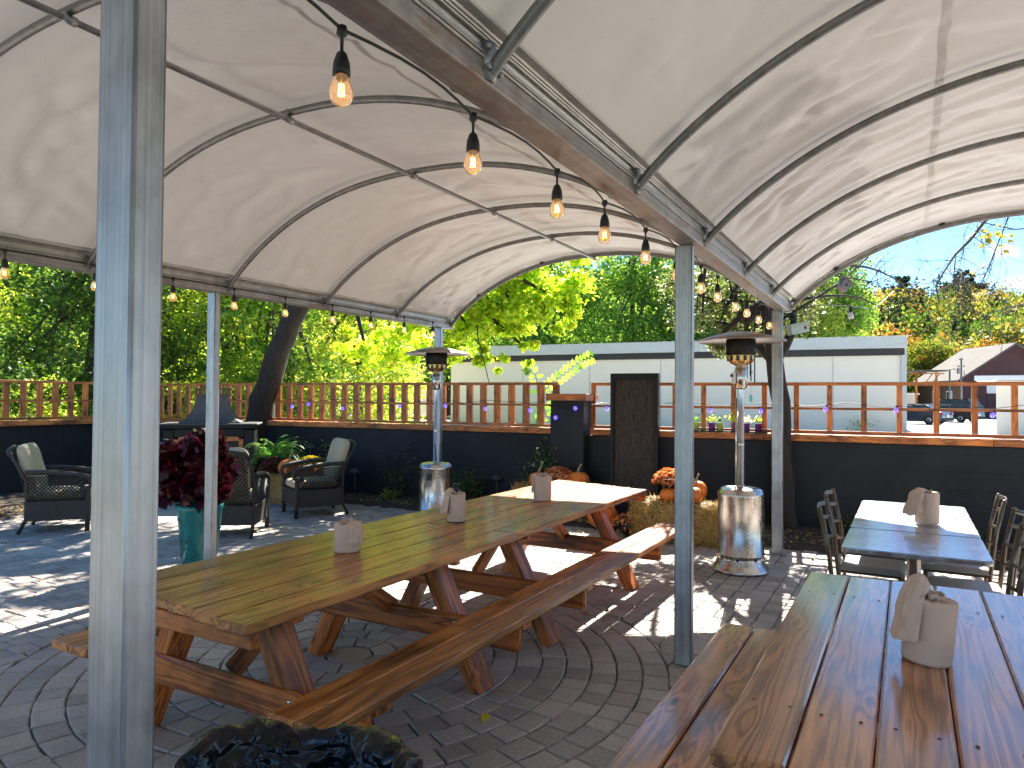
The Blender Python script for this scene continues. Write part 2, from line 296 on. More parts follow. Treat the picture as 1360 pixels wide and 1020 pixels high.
# ------------------------------------------------------------------ mesh builder
class MB:
    def __init__(s): s.v = []; s.f = []; s.m = []; s.sm = []; s.gc = []; s.cv = []; s.mats = []
    def mi(s, mat):
        if mat not in s.mats: s.mats.append(mat)
        return s.mats.index(mat)
    def add(s, vs, fs, mat, smooth=False, gc=None, cv=None):
        o = len(s.v); k = s.mi(mat)
        s.v += [tuple(p) for p in vs]
        s.gc += gc if gc else [tuple(p) for p in vs]
        c = rnd.random() if cv is None else cv
        s.cv += [c] * len(vs)
        for f in fs: s.f.append(tuple(o + i for i in f)); s.m.append(k); s.sm.append(smooth)
    def box(s, c, size, mat, rot=None, ch=.003, grain=None, jit=0):
        """chamfered box; rot = Matrix 3x3; grain = axis index of the grain"""
        h = [x / 2 for x in size]; ch = min(ch, min(h) * .6)
        if grain is None: grain = max(range(3), key=lambda i: size[i])
        order = [grain] + [i for i in range(3) if i != grain]
        keys = {}; vs = []; gc = []
        off = (rnd.uniform(0, 40), rnd.uniform(0, 40), rnd.uniform(0, 40))
        for sx in (-1, 1):
            for sy in (-1, 1):
                for sz in (-1, 1):
                    for a in range(3):
                        p = [sx * (h[0] - (0 if a == 0 else ch)), sy * (h[1] - (0 if a == 1 else ch)), sz * (h[2] - (0 if a == 2 else ch))]
                        keys[(sx, sy, sz, a)] = len(vs)
                        gc.append((p[order[0]] + off[0], p[order[1]] + off[1], p[order[2]] * .7 + off[2]))
                        vs.append(Vector(p))
        fs = []
        for a in range(3):
            b_, c_ = [i for i in range(3) if i != a]
            for sg in (-1, 1):
                q = []
                for s1, s2 in ((-1, -1), (1, -1), (1, 1), (-1, 1)):
                    k = [0, 0, 0]; k[a] = sg; k[b_] = s1; k[c_] = s2; q.append(keys[(*k, a)])
                fs.append(q)
        for a in range(3):
            b_, c_ = [i for i in range(3) if i != a]
            for s1 in (-1, 1):
                for s2 in (-1, 1):
                    q = []
                    for sa, ax in ((-1, b_), (1, b_), (1, c_), (-1, c_)):
                        k = [0, 0, 0]; k[a] = sa; k[b_] = s1; k[c_] = s2; q.append(keys[(*k, ax)])
                    fs.append(q)
        for sx in (-1, 1):
            for sy in (-1, 1):
                for sz in (-1, 1): fs.append([keys[(sx, sy, sz, a)] for a in range(3)])
        out = []
        for f in fs:
            p = [vs[i] for i in f]; nn = (p[1] - p[0]).cross(p[2] - p[0]); ctr = sum(p, Vector()) / len(p)
            out.append(f if nn.dot(ctr) > 0 else f[::-1])
        if jit: vs = [p + Vector((rnd.uniform(-jit, jit), rnd.uniform(-jit, jit), rnd.uniform(-jit, jit))) for p in vs]
        c = Vector(c)
        vs = [(rot @ p if rot else p) + c for p in vs]
        s.add(vs, out, mat, False, gc)
        return s
    def beam(s, a, b, w, t, mat, ch=.003, up=(0, 0, 1), ext=0):
        """board from a to b; w = size across (perpendicular to up x dir), t = size along up-ish"""
        a = Vector(a); b = Vector(b); d = (b - a); ln = d.length + 2 * ext; d.normalize()
        upv = Vector(up); side = d.cross(upv)
        if side.length < 1e-4: side = d.cross(Vector((0, 1, 0)))
        side.normalize(); u2 = side.cross(d).normalized()
        rot = Matrix((d, side, u2)).transposed()
        s.box((a + b) / 2, (ln, w, t), mat, rot, ch, 0); return s
    def tube(s, pts, r, mat, seg=10, caps=True, smooth=True, cv=None):
        pts = [Vector(p) for p in pts]; n = len(pts)
        rs = r if isinstance(r, (list, tuple)) else [r] * n
        vs = []; gc = []; prev = None; acc = 0; o = rnd.uniform(0, 30)
        for i, p in enumerate(pts):
            t = (pts[min(i + 1, n - 1)] - pts[max(i - 1, 0)])
            if t.length < 1e-9: t = Vector((0, 0, 1))
            t.normalize()
            if prev is None:
                x = t.cross(Vector((0, 0, 1)))
                if x.length < .05: x = t.cross(Vector((1, 0, 0)))
            else: x = prev - t * prev.dot(t)
            if x.length < 1e-6: x = t.orthogonal()
            x.normalize(); y = t.cross(x); prev = x
            if i: acc += (p - pts[i - 1]).length
            for k in range(seg):
                a = 2 * math.pi * k / seg
                vs.append(p + x * (math.cos(a) * rs[i]) + y * (math.sin(a) * rs[i])); gc.append((acc + o, rs[i] * math.cos(a), rs[i] * math.sin(a)))
        fs = []
        for i in range(n - 1):
            for k in range(seg):
                k2 = (k + 1) % seg
                fs.append((i * seg + k, i * seg + k2, (i + 1) * seg + k2, (i + 1) * seg + k))
        if caps: fs.append(tuple(range(seg))[::-1]); fs.append(tuple((n - 1) * seg + k for k in range(seg)))
        s.add(vs, fs, mat, smooth, gc, cv); return s
    def lathe(s, prof, mat, c=(0, 0, 0), seg=32, smooth=True, fn=None, cap=False, axis=None):
        vs = []; n = len(prof)
        for (r, z) in prof:
            for k in range(seg):
                a = 2 * math.pi * k / seg; rr, zz = (r, z) if fn is None else fn(r, z, a)
                vs.append(Vector((rr * math.cos(a), rr * math.sin(a), zz)))
        if axis: vs = [axis @ p for p in vs]
        vs = [p + Vector(c) for p in vs]
        fs = [(i * seg + k, i * seg + (k + 1) % seg, (i + 1) * seg + (k + 1) % seg, (i + 1) * seg + k) for i in range(n - 1) for k in range(seg)]
        if cap: fs.append(tuple(range(seg))[::-1]); fs.append(tuple((n - 1) * seg + k for k in range(seg)))
        s.add(vs, fs, mat, smooth); return s
    def grid(s, fn, nu, nv, mat, smooth=True, closed=False):
        vs = [fn(i / nu, j / nv) for i in range(nu + 1) for j in range(nv + 1)]
        fs = [(i * (nv + 1) + j, (i + 1) * (nv + 1) + j, (i + 1) * (nv + 1) + j + 1, i * (nv + 1) + j + 1) for i in range(nu) for j in range(nv)]
        s.add(vs, fs, mat, smooth); return s
    def poly(s, pts, z0, z1, mat):
        """vertical prism over a ground polygon"""
        n = len(pts); vs = [(x, y, z0) for x, y in pts] + [(x, y, z1) for x, y in pts]
        fs = [tuple(range(n, 2 * n)), tuple(range(n))[::-1]] + [(i, (i + 1) % n, (i + 1) % n + n, i + n) for i in range(n)]
        s.add(vs, fs, mat); return s
    def build(s, name, parent=None):
        me = bpy.data.meshes.new(name); me.from_pydata(s.v, [], s.f)
        for m in s.mats: me.materials.append(M[m])
        me.polygons.foreach_set('material_index', s.m); me.polygons.foreach_set('use_smooth', s.sm)
        a = me.attributes.new('gc', 'FLOAT_VECTOR', 'POINT'); a.data.foreach_set('vector', np.array(s.gc, dtype=np.float32).ravel())
        c = me.attributes.new('cv', 'FLOAT', 'POINT'); c.data.foreach_set('value', np.array(s.cv, dtype=np.float32))
        me.update()
        o = bpy.data.objects.new(name, me); COL.objects.link(o)
        if parent: o.parent = parent
        return o
def quads(name, V, cv, mat, parent=None, k=4):
    """numpy soup: V (n,k,3) polygons"""
    n = V.shape[0]; me = bpy.data.meshes.new(name)
    me.vertices.add(n * k); me.vertices.foreach_set('co', V.astype(np.float32).ravel())
    me.loops.add(n * k); me.loops.foreach_set('vertex_index', np.arange(n * k, dtype=np.int32))
    me.polygons.add(n); me.polygons.foreach_set('loop_start', np.arange(0, n * k, k, dtype=np.int32))
    me.polygons.foreach_set('loop_total', np.full(n, k, dtype=np.int32))
    me.materials.append(M[mat])
    a = me.attributes.new('cv', 'FLOAT', 'POINT'); a.data.foreach_set('value', np.repeat(cv.astype(np.float32), k))
    me.update(calc_edges=True); me.validate()
    o = bpy.data.objects.new(name, me); COL.objects.link(o)
    if parent: o.parent = parent
    return o
def leafsoup(P, size, flat=.35, aspect=.6, droop=0):
    """leaf shaped hexagons at points P"""
    n = len(P)
    nrm = nr.normal(size=(n, 3)); nrm[:, 2] = np.abs(nrm[:, 2]) * (1 + flat * 3) ; nrm /= np.linalg.norm(nrm, axis=1)[:, None]
    t = nr.normal(size=(n, 3)); t[:, 2] -= droop; t -= nrm * (t * nrm).sum(1)[:, None]; t /= np.linalg.norm(t, axis=1)[:, None]
    b = np.cross(nrm, t)
    sz = size * nr.uniform(.6, 1.25, n)
    prof = [(-.5, 0, 0), (-.18, .5, .08), (.2, .42, .06), (.5, 0, -.12), (.2, -.42, .06), (-.18, -.5, .08)]
    V = np.stack([P + t * (sz * a)[:, None] + b * (sz * w * aspect)[:, None] + nrm * (sz * h)[:, None] for a, w, h in prof], 1)
    return V
def tag(o, label=None, cat=None, group=None, kind=None):
    if label: o['label'] = label
    if cat: o['category'] = cat
    if group: o['group'] = group
    if kind: o['kind'] = kind
    return o
def thing(name, label, cat, loc=(0, 0, 0), rz=0, group=None, tilt=None):
    o = bpy.data.objects.new(name, None); COL.objects.link(o); o.empty_display_size = .1
    o.location = loc; o.rotation_euler = (tilt[0] if tilt else 0, tilt[1] if tilt else 0, rz)
    return tag(o, label, cat, group)
def copy_tree(o, parent=None):
    c = o.copy(); COL.objects.link(c)
    if parent: c.parent = parent
    for ch in list(o.children): copy_tree(ch, c)
    return c
UA = -math.atan2(.488, .873)     # tent frame: local x = across (v), local y = along (u)
O0 = Vector((1.05, 4.31, 0)); ux = Vector((.488, .873, 0)); vx = Vector((.873, -.488, 0))
def W(u, v, z=0): return O0 + ux * u + vx * v + Vector((0, 0, z))

# ------------------------------------------------------------------ camera, sun, sky
cam = bpy.data.cameras.new('camera'); co = bpy.data.objects.new('camera', cam); COL.objects.link(co)
cam.sensor_width = 36; cam.lens = 940 / 1360 * 36; cam.clip_end = 3000; cam.clip_start = .05
p = math.atan(19 / 940); r_ = .0075
fw = Vector((0, math.cos(p), math.sin(p))); rt = Vector((1, 0, 0)); up = rt.cross(fw)
Rr = rt * math.cos(r_) + up * math.sin(r_); Uu = -rt * math.sin(r_) + up * math.cos(r_)
mt = Matrix((Rr, Uu, -fw)).transposed().to_4x4(); mt.translation = Vector((0, 0, 1.6))
co.matrix_world = mt; sc.camera = co
SUN_AZ, SUN_EL = 21.0, 42.7
sl = bpy.data.lights.new('sun', 'SUN'); so = bpy.data.objects.new('sun', sl); COL.objects.link(so)
sl.energy = 4.2; sl.angle = R(.53); sl.color = (1, .94, .84)
sd = Vector((math.sin(R(SUN_AZ)) * math.cos(R(SUN_EL)), math.cos(R(SUN_AZ)) * math.cos(R(SUN_EL)), math.sin(R(SUN_EL))))
so.rotation_euler = (-sd).to_track_quat('-Z', 'Y').to_euler()
wd = bpy.data.worlds.new('World'); sc.world = wd; wd.use_nodes = True
nt = wd.node_tree; nt.nodes.clear()
wo = nt.nodes.new('ShaderNodeOutputWorld'); bg = N(nt, 'ShaderNodeBackground', Strength=.052); L(nt, bg.outputs[0], wo.inputs[0])
sky = nt.nodes.new('ShaderNodeTexSky'); sky.sky_type = 'NISHITA'; sky.sun_disc = False
sky.sun_elevation = R(SUN_EL); sky.sun_rotation = R(SUN_AZ); sky.altitude = 1500; sky.air_density = 1.0; sky.dust_density = 0; sky.ozone_density = 4
tc = nt.nodes.new('ShaderNodeTexCoord'); mp = N(nt, 'ShaderNodeMapping'); mp.inputs['Scale'].default_value = (6, 6, 14); mp.inputs['Location'].default_value = (.1, .25, .1)
L(nt, tc.outputs['Generated'], mp.inputs[0]); cn = noisy(nt, mp.outputs[0], 1.6, 8, .55)
sx = nt.nodes.new('ShaderNodeSeparateXYZ'); L(nt, tc.outputs['Generated'], sx.inputs[0])
dt = N(nt, 'ShaderNodeVectorMath', operation='DOT_PRODUCT'); L(nt, tc.outputs['Generated'], dt.inputs[0]); dt.inputs[1].default_value = Vector((.572, .81, .128)).normalized()
nm = N(nt, 'ShaderNodeMath', operation='MULTIPLY_ADD'); L(nt, cn, nm.inputs[0]); nm.inputs[1].default_value = .012; L(nt, dt.outputs['Value'], nm.inputs[2])
cm = N(nt, 'ShaderNodeMapRange'); L(nt, nm.outputs[0], cm.inputs[0]); cm.inputs[1].default_value = 1.0056; cm.inputs[2].default_value = 1.0066
mx = N(nt, 'ShaderNodeMix', data_type='RGBA'); L(nt, cm.outputs[0], mx.inputs[0]); hs = N(nt, 'ShaderNodeHueSaturation', Saturation=1.12); L(nt, sky.outputs[0], hs.inputs['Color']); L(nt, hs.outputs[0], mx.inputs[6]); mx.inputs[7].default_value = (4.6, 4.7, 5.0, 1)
L(nt, mx.outputs[2], bg.inputs[0])
vs_ = sc.view_settings; sc.display_settings.display_device = 'sRGB'
vs_.view_transform = 'Standard'; vs_.look = 'None'; vs_.exposure = EXPO = 2.5; vs_.gamma = 1
sc.cycles.max_bounces = 8; sc.cycles.transparent_max_bounces = 8; sc.cycles.sample_clamp_indirect = 6
sc.cycles.caustics_refractive = False; sc.cycles.caustics_reflective = False
# ================================================================== GROUND
g = MB(); g.grid(lambda a, b: (-400 + 900 * a, -60 + 700 * b, -.06), 4, 4, 'earth'); tag(g.build('ground'), kind='structure')
g = MB(); g.poly([(-30, 16), (-2, 11.5), (9, 6.6), (30, 0), (120, 5), (120, 85), (22, 85), (18, 50), (-30, 55)], -.055, -.035, 'asphalt'); tag(g.build('parking_lot'), kind='structure')
EDGE = [(-9.5, 7.2), (-6.54, 9.09), (-5.9, 11.4), (-4.2, 11.4), (-3.6, 11.15), (-1.98, 10.46), (3.41, 7.45), (6.4, 5.95), (9.0, 4.6)]
def edge_y(x):
    for (x0, y0), (x1, y1) in zip(EDGE, EDGE[1:]):
        if x0 <= x <= x1: return y0 + (y1 - y0) * (x - x0) / (x1 - x0)
    return EDGE[0][1] if x < EDGE[0][0] else EDGE[-1][1]
g = MB(); g.poly([(-9.6, -4)] + [(9.2, -4)] + [(x, y) for x, y in EDGE[::-1]], -.05, -.016, 'sand'); tag(g.build('patio_base'), kind='structure')
pv = MB(); CC = Vector((-1.0, 4.45)); RW = .15; NRING = 13; RO = RW * NRING
def paver(q, cv):
    c = sum(q, Vector((0, 0))) / len(q); dz = rnd.uniform(-.004, .001)
    rx, ry = rnd.uniform(-.022, .022), rnd.uniform(-.022, .022)
    def P(pt, ins, z):
        d = pt - c; l = d.length; d = d * ((l - ins) / l)
        return (c.x + d.x, c.y + d.y, z + dz + d.x * rx + d.y * ry)
    q = [a + Vector((rnd.uniform(-.0035, .0035), rnd.uniform(-.0035, .0035))) for a in q]
    n = len(q)
    vs = [P(a, .0035, -.02) for a in q] + [P(a, .0045, -.007) for a in q] + [P(a, .014, 0) for a in q]
    fs = [tuple(range(2 * n, 3 * n))] + [(i, (i + 1) % n, n + (i + 1) % n, n + i) for i in range(n)] + [(n + i, n + (i + 1) % n, 2 * n + (i + 1) % n, 2 * n + i) for i in range(n)]
    pv.add(vs, fs, 'paver', cv=cv)
for k in range(NRING):
    r0, r1 = k * RW, (k + 1) * RW
    if k == 0:
        paver([CC + Vector((math.cos(a), math.sin(a))) * RW for a in [i * math.pi / 4 for i in range(8)]], .4); continue
    n = max(6, int(2 * math.pi * (r0 + r1) / 2 / .165)); a = rnd.random(); st = [rnd.uniform(.8, 1.2) for _ in range(n)]; tot = sum(st)
    for i in range(n):
        a1 = a + st[i] / tot * 2 * math.pi
        qs = [CC + Vector((math.cos(t), math.sin(t))) * rr for t, rr in ((a, r0), (a, r1), ((a + a1) / 2, r1), (a1, r1), (a1, r0), ((a + a1) / 2, r0))]
        paver([qs[0], qs[1], qs[2], qs[3], qs[4], qs[5]], rnd.random() * .9); a = a1
v0 = -11
row = 0
while v0 < 9:
    h = (.14, .165, .12, .165)[row % 4]; row += 1; u0 = -9.5 + rnd.random() * .2
    while u0 < 12.5:
        l = rnd.choice((.11, .14, .17, .205))
        q = [Vector((W(b, a).x, W(b, a).y)) for a, b in ((v0, u0), (v0 + h, u0), (v0 + h, u0 + l), (v0, u0 + l))]
        q = [p_ + Vector((rnd.uniform(-.003, .003), rnd.uniform(-.003, .003))) for p_ in q]
        c = sum(q, Vector((0, 0))) / 4; u0 += l
        if not (-9 < c.x < 8.6 and -3.2 < c.y < edge_y(c.x) - .02): continue
        ds = [(p_ - CC).length for p_ in q]
        if max(ds) < RO + .03: continue
        if min(ds) < RO:
            q = [CC + (p_ - CC).normalized() * RO if (p_ - CC).length < RO else p_ for p_ in q]
            ar = abs((q[1] - q[0]).cross(q[2] - q[0])) + abs((q[2] - q[0]).cross(q[3] - q[0]))
            if ar < .008: continue
        blotch = noise.noise(Vector((c.x * .7, c.y * .7, 0))) * .25
        paver(q, min(1, max(0, rnd.random() * .85 + blotch)))
    v0 += h
tag(pv.build('patio'), kind='structure')
WA = Vector((-6.47, 13.3, 0)); WD = Vector((.9116, -.4111, 0)); WN = Vector((-.4111, -.9116, 0))   # wall line, direction, normal to the patio
def WP(t, off=0, z=0): return WA + WD * t + WN * off + Vector((0, 0, z))
C0 = WP(-.4)
bd = MB()
poly_in = EDGE; 
def bedpt(a, b):
    x = -9.0 + 18 * a; y0 = edge_y(x) - .03; y1 = 13.3 - (x + 6.47) * .451 + .1 if x > -6.8 else 13.5 - (-6.8 - x) * 1.9
    y1 = max(y1, y0 + .05); y = y0 + (y1 - y0) * b
    z = .012 + .045 * math.sin(min(1, b * 3) * math.pi / 2) + .02 * noise.noise(Vector((x * 3, y * 3, 0)))
    if b < .01: z = -.02
    return (x, y, z)
bd.grid(bedpt, 160, 22, 'soil'); tag(bd.build('planting_bed'), kind='structure')
# leaf litter on bed and patio
P = []
for i in range(5200):
    x = rnd.uniform(-8.6, 7.5); y0 = edge_y(x)
    if rnd.random() < .86: y = y0 + abs(rnd.gauss(.35, .5)); z = .065
    else: y = y0 - abs(rnd.gauss(0, 1.1)); z = .008
    if y > 13.3 - (x + 6.47) * .451 - .05 or (y > 8 and x < -8.3): continue
    P.append((x, y, z))
for i in range(70): P.append((rnd.uniform(-6, 5), rnd.uniform(3, 9), .008))
P = np.array(P); V = leafsoup(P, .05, 2.5); V[:, :, 2] = np.clip(V[:, :, 2], P[:, None, 2] - .004, P[:, None, 2] + .02)
tag(quads('leaf_litter', V, nr.random(len(P)), 'litter', k=6), 'dry fallen leaves scattered over the planting bed and pavers', 'fallen leaves', kind='stuff')
V = leafsoup(np.array([[0, 0, .012]]), .085, 6); V[:, :, 2] = np.clip(V[:, :, 2], .004, .02)
o = quads('fallen_leaf', V, np.array([.5]), 'yellow_leaf', k=6); o.location = (-.12, 3.55, 0); tag(o, 'single bright yellow leaf lying on the pavers beside the long bench', 'leaf')

# ================================================================== TENT
tent = thing('marquee_tent', 'white twin-barrel vinyl tent on galvanised posts and arched tubes', 'tent', O0, UA)
XC = {'l': (-2.14, 2.13), 'r': (2.21, 2.12)}
def arch(side, th, H=.8, zb=2.55, grow=0):
    c, h = XC[side]; s = math.sin(th); return (c + (h + grow) * s, zb + H * max(0, 1 - abs(s) ** 2.3) ** .88)
BOWS = [3.72, 2.55, 1.33, .10, -1.17, -2.48, -3.8, -5.1, -6.4]
for side in 'lr':
    for bu in BOWS:
        b = MB(); pts = []
        for i in range(49):
            x, z = arch(side, -math.pi / 2 + math.pi * i / 48); pts.append((x, bu, z))
        b.tube(pts, .0215, 'tube', 10); bo = b.build('bow', tent)
        for sg in (-1, 1):
            cl = MB(); x = XC[side][0] + sg * (XC[side][1] + .012)
            cl.tube([(x - sg * .012, bu, 2.545), (x - sg * .012, bu, 2.66)], .028, 'galv', 12)
            cl.box((x + sg * .012, bu - .03, 2.60), (.05, .035, .10), 'galv'); cl.box((x + sg * .012, bu + .03, 2.60), (.05, .035, .10), 'galv')
            for zz in (2.575, 2.635): cl.tube([(x - sg * .03, bu - .035, zz), (x - sg * .045, bu - .035, zz)], .009, 'galv', 6); cl.tube([(x - sg * .03, bu + .035, zz), (x - sg * .045, bu + .035, zz)], .009, 'galv', 6)
            cl.build('clamp', bo)
    b = MB(); c = XC[side][0]; b.tube([(c, -6.6, 3.308), (c, 3.80, 3.308)], .0165, 'tube', 10)
    pu = b.build('purlin', tent)
    for bu in BOWS:
        k = MB(); k.tube([(c - .012, bu, 3.30), (c - .012, bu, 3.375)], .009, 'galv', 8); k.tube([(c, bu - .03, 3.308), (c, bu + .03, 3.308)], .022, 'galv', 10); k.build('clamp', pu)
    # canvas with sag between bows and creases
    def cf(a, bq, side=side):
        th = -1.305 + 2.61 * a; y = -6.45 + (3.775 + 6.45) * bq
        x, z = arch(side, th, .80, 2.60, .022)
        lo = max([q for q in BOWS if q <= y], default=-6.45); hi = min([q for q in BOWS if q >= y], default=3.8)
        fr = (y - lo) / max(.01, hi - lo); sag = math.sin(math.pi * fr)
        s2 = math.sin(th); nx, nz = s2 * .9, math.cos(th) + .25
        q = Vector((th * 1.7 + y * .5, y * 2.1 + (11 if side == 'l' else 0), 0))
        w = noise.noise(Vector((q.x * 1.0, q.y * .9, 3))) * .014
        rdg = 1 - abs(noise.noise(Vector((th * 2.2 - y * 1.4, y * 3.2 + th * 2.0, 7.7)))) * 2
        w += max(0, rdg - .60) * .055 * sag * (1 + .5 * noise.noise(Vector((th * 2, y, 1))))
        rd2 = 1 - abs(noise.noise(Vector((th * 4.5 + y * 1.0, y * 5.5 - th * 3, 2.7)))) * 2
        w += max(0, rd2 - .66) * .034 * sag
        d = -.018 * sag + w * (.35 + .65 * sag)
        ed = min(1, (1.32 - abs(th)) * 4) * .9 + .1
        return (x + nx * d * ed, y, z + nz * d * ed)
    cv = MB(); cv.grid(cf, 150, 230, 'canvas'); ca = cv.build('canvas', tent)
    for a0_ in ((.34,) if side == 'r' else (.70,)):
        sm = MB()
        def sf_(a, bq, a0_=a0_):
            x, y, z = cf(a0_ + (a - .5) * .0075, bq); return (x, y, z - .003)
        sm.grid(sf_, 2, 230, 'canvas'); sm.build('seam', ca)
    # hem round the far opening
    hm = MB(); hp = []
    for i in range(61):
        x, y, z = cf(i / 60, 1.0); hp.append((x, 3.775, z - .006))
    hm.tube(hp, .019, 'canvas', 8); hm.build('hem', ca)
    for th in (-.9, -.35, .3, .95):
        x, z = arch(side, th, .80, 2.575, .0); k = MB(); k.box((x, 3.75, z + .01), (.05, .06, .035), 'black', ch=.006); k.build('clip', ca)
def beam_at(xc, name='beam', rails=(1, -1)):
    b = MB(); b.box((xc, -1.35, 2.573), (.127, 10.3, .064), 'galv_beam', ch=.006)
    for sg in rails:
        x = xc + sg * .0635
        b.box((xc + sg * .045, -1.35, 2.649), (.012, 10.28, .086), 'rail', ch=.001)
        for dz, rr in ((2.612, .006), (2.626, .005), (2.668, .005), (2.681, .005), (2.696, .008)):
            b.tube([(x - sg * .004, -6.5, dz), (x - sg * .004, 3.78, dz)], rr, 'rail', 8)
    b.box((xc, -1.35, 2.612), (.10, 10.29, .012), 'rail', ch=.001); b.box((xc, -1.35, 2.706), (.225, 10.27, .008), 'rail', ch=.001)
    return b.build(name, tent)
beam_at(.034); beam_at(-4.305); beam_at(4.37)
def post(x, y):
    b = MB()
    hx, hy = .0525, .030
    for sx in (-1, 1):       # rolled profile: body plus rounded long edges
        b.tube([(x + sx * (hx - .006), y - hy + .006, .006), (x + sx * (hx - .006), y - hy + .006, 2.538)], .0062, 'galv', 8)
        b.tube([(x + sx * (hx - .006), y + hy - .006, .006), (x + sx * (hx - .006), y + hy - .006, 2.538)], .0062, 'galv', 8)
    b.box((x, y, 1.272), (hx * 2 - .012, hy * 2, 2.532), 'galv', ch=.0005); b.box((x, y, 1.272), (hx * 2, hy * 2 - .012, 2.530), 'galv', ch=.0005)
    po = b.build('post', tent)
for x, y in ((0, -3.526), (0, 0), (0, 3.53), (-4.31, 0), (-4.31, 3.53), (4.37, -3.526), (4.37, 0), (4.37, 3.53), (-4.31, -3.526)): post(x, y)

# ================================================================== STRING LIGHTS
def lights(name, label, xl, spots, cable_z=2.53, end=None):
    t = thing(name, label, 'string lights', O0, UA)
    b = MB(); pts = []
    ys = sorted(spots)
    first = ys[0] - .6; allp = [first] + ys
    for a, c in zip(allp, allp[1:]):
        for i in range(6):
            f = i / 6; pts.append((xl + .025 * math.sin(math.pi * f) * (1 if xl > -1 else -1), a + (c - a) * f, cable_z + .012 * math.sin(math.pi * f)))
    pts.append((xl, ys[-1], cable_z))
    if end: pts += end
    b.tube(pts, .0045, 'black', 6); b.build('cable', t)
    proto = None
    for y in spots:
        if proto is None:
            k = MB(); k.lathe([(0, .01), (.012, .008), (.014, -.012), (.005, -.022), (.004, -.052), (.006, -.056), (.013, -.062), (.0205, -.085), (.0225, -.105), (.0225, -.118), (.018, -.119), (0, -.119)], 'black', seg=16)
            s = k.build('socket', t); s.location = (xl, y, cable_z)
            q = MB(); q.lathe([(.013, -.112), (.017, -.120), (.0265, -.140), (.031, -.158), (.030, -.172), (.024, -.186), (.012, -.195), (0, -.197)], 'bulb', seg=20); bl = q.build('bulb', s)
            q = MB(); q.tube([(0, 0, -.118), (0, 0, -.165)], .0022, 'bulb', 6)
            for a in range(6):
                an = a * math.pi / 3; r1 = .007
                q.tube([(math.cos(an) * r1, math.sin(an) * r1, -.138), (math.cos(an + .5) * r1 * 1.3, math.sin(an + .5) * r1 * 1.3, -.170)], .0017, 'filament', 5)
            q.build('filament', s); proto = s
        else:
            s = proto.copy(); COL.objects.link(s); s.parent = t; s.location = (xl, y, cable_z)
            for ch in proto.children:
                c = ch.copy(); COL.objects.link(c); c.parent = s
    return t
GS = 'strings of festoon bulbs under the tent'
tag(lights('string_lights', 'black festoon string with glowing amber bulbs along the middle beam', -.06, [-2.94, -2.32, -1.68, -1.16, -.56, .04, .63, 1.12, 1.76, 2.23, 2.8, 3.4]), group=GS)
tag(lights('string_lights', 'black festoon string with amber bulbs along the left eave before the trees', -4.2, [-2.4, -1.76, -1.14, -.49, .13, .74, 1.4, 2.02, 2.64, 3.24], 2.585), group=GS)
t = thing('string_lights', 'single pale bulb on a thin cable beyond the far right tent post', 'string lights', (0, 0, 0), group=GS)
b = MB(); b.tube([W(3.55, .05, 2.52), W(3.7, .4, 2.60), (4.0, 8.35, 2.72), (4.9, 9.6, 2.85), (5.9, 10.9, 3.3)], .004, 'black', 6); b.build('cable', t)
k = MB(); k.lathe([(0, .01), (.014, .006), (.016, -.03), (.022, -.05), (.022, -.065), (0, -.066)], 'black', seg=12); s = k.build('socket', t); s.location = (4.0, 8.35, 2.71)
k = MB(); k.lathe([(.014, -.06), (.03, -.09), (.034, -.11), (.026, -.135), (0, -.145)], 'white', seg=16); k.build('bulb', s)

# ================================================================== WALL, PILLAR, FENCES
b = MB()
def slab(bm, p0, p1, th, z0, z1, mat, off=0, ch=.004):
    d = (p1 - p0); n_ = Vector((d.y, -d.x, 0)).normalized(); c = (p0 + p1) / 2 + n_ * off
    rot = Matrix.Rotation(math.atan2(d.y, d.x), 3, 'Z'); bm.box((c.x, c.y, (z0 + z1) / 2), (d.length, th, z1 - z0), mat, rot, ch, 0)
wl = thing('retaining_wall', 'long low charcoal painted block wall with a brown timber cap behind the patio', 'wall', WP(5))
wl.location = (0, 0, 0)
b = MB(); slab(b, WP(-.35), WP(7.84), .2, -.05, 1.10, 'wall_paint', 0); slab(b, WP(8.30), WP(16), .2, -.05, 1.098, 'wall_paint', 0)
LW1 = Vector((-9.6, 7.6, 0)); slab(b, LW1, C0 + Vector((-.07, .0, 0)), .2, -.05, 1.102, 'wall_paint', 0)
b.build('block_wall', wl)
b = MB()
for t0, t1 in ((-.42, 1.9), (1.905, 4.3), (4.305, 6.4), (6.405, 7.80), (8.34, 10.6), (10.605, 13.0), (13.005, 16)): slab(b, WP(t0), WP(t1), .25, 1.105, 1.185, 'fence_wood', .012)
slab(b, LW1, C0 + (LW1 - C0).normalized() * .15, .25, 1.107, 1.187, 'fence_wood', .012); b.build('timber_cap', wl)
pl = thing('wall_pillar', 'square charcoal pillar with a flat brown timber cap between the two trellises', 'pillar', (0, 0, 0))
b = MB(); slab(b, WP(7.83), WP(8.31), .46, 0, 1.575, 'wall_paint', .10, .008); b.build('pillar_body', pl)
b = MB(); slab(b, WP(7.78), WP(8.36), .56, 1.577, 1.668, 'fence_wood', .10, .006); b.build('pillar_cap', pl)
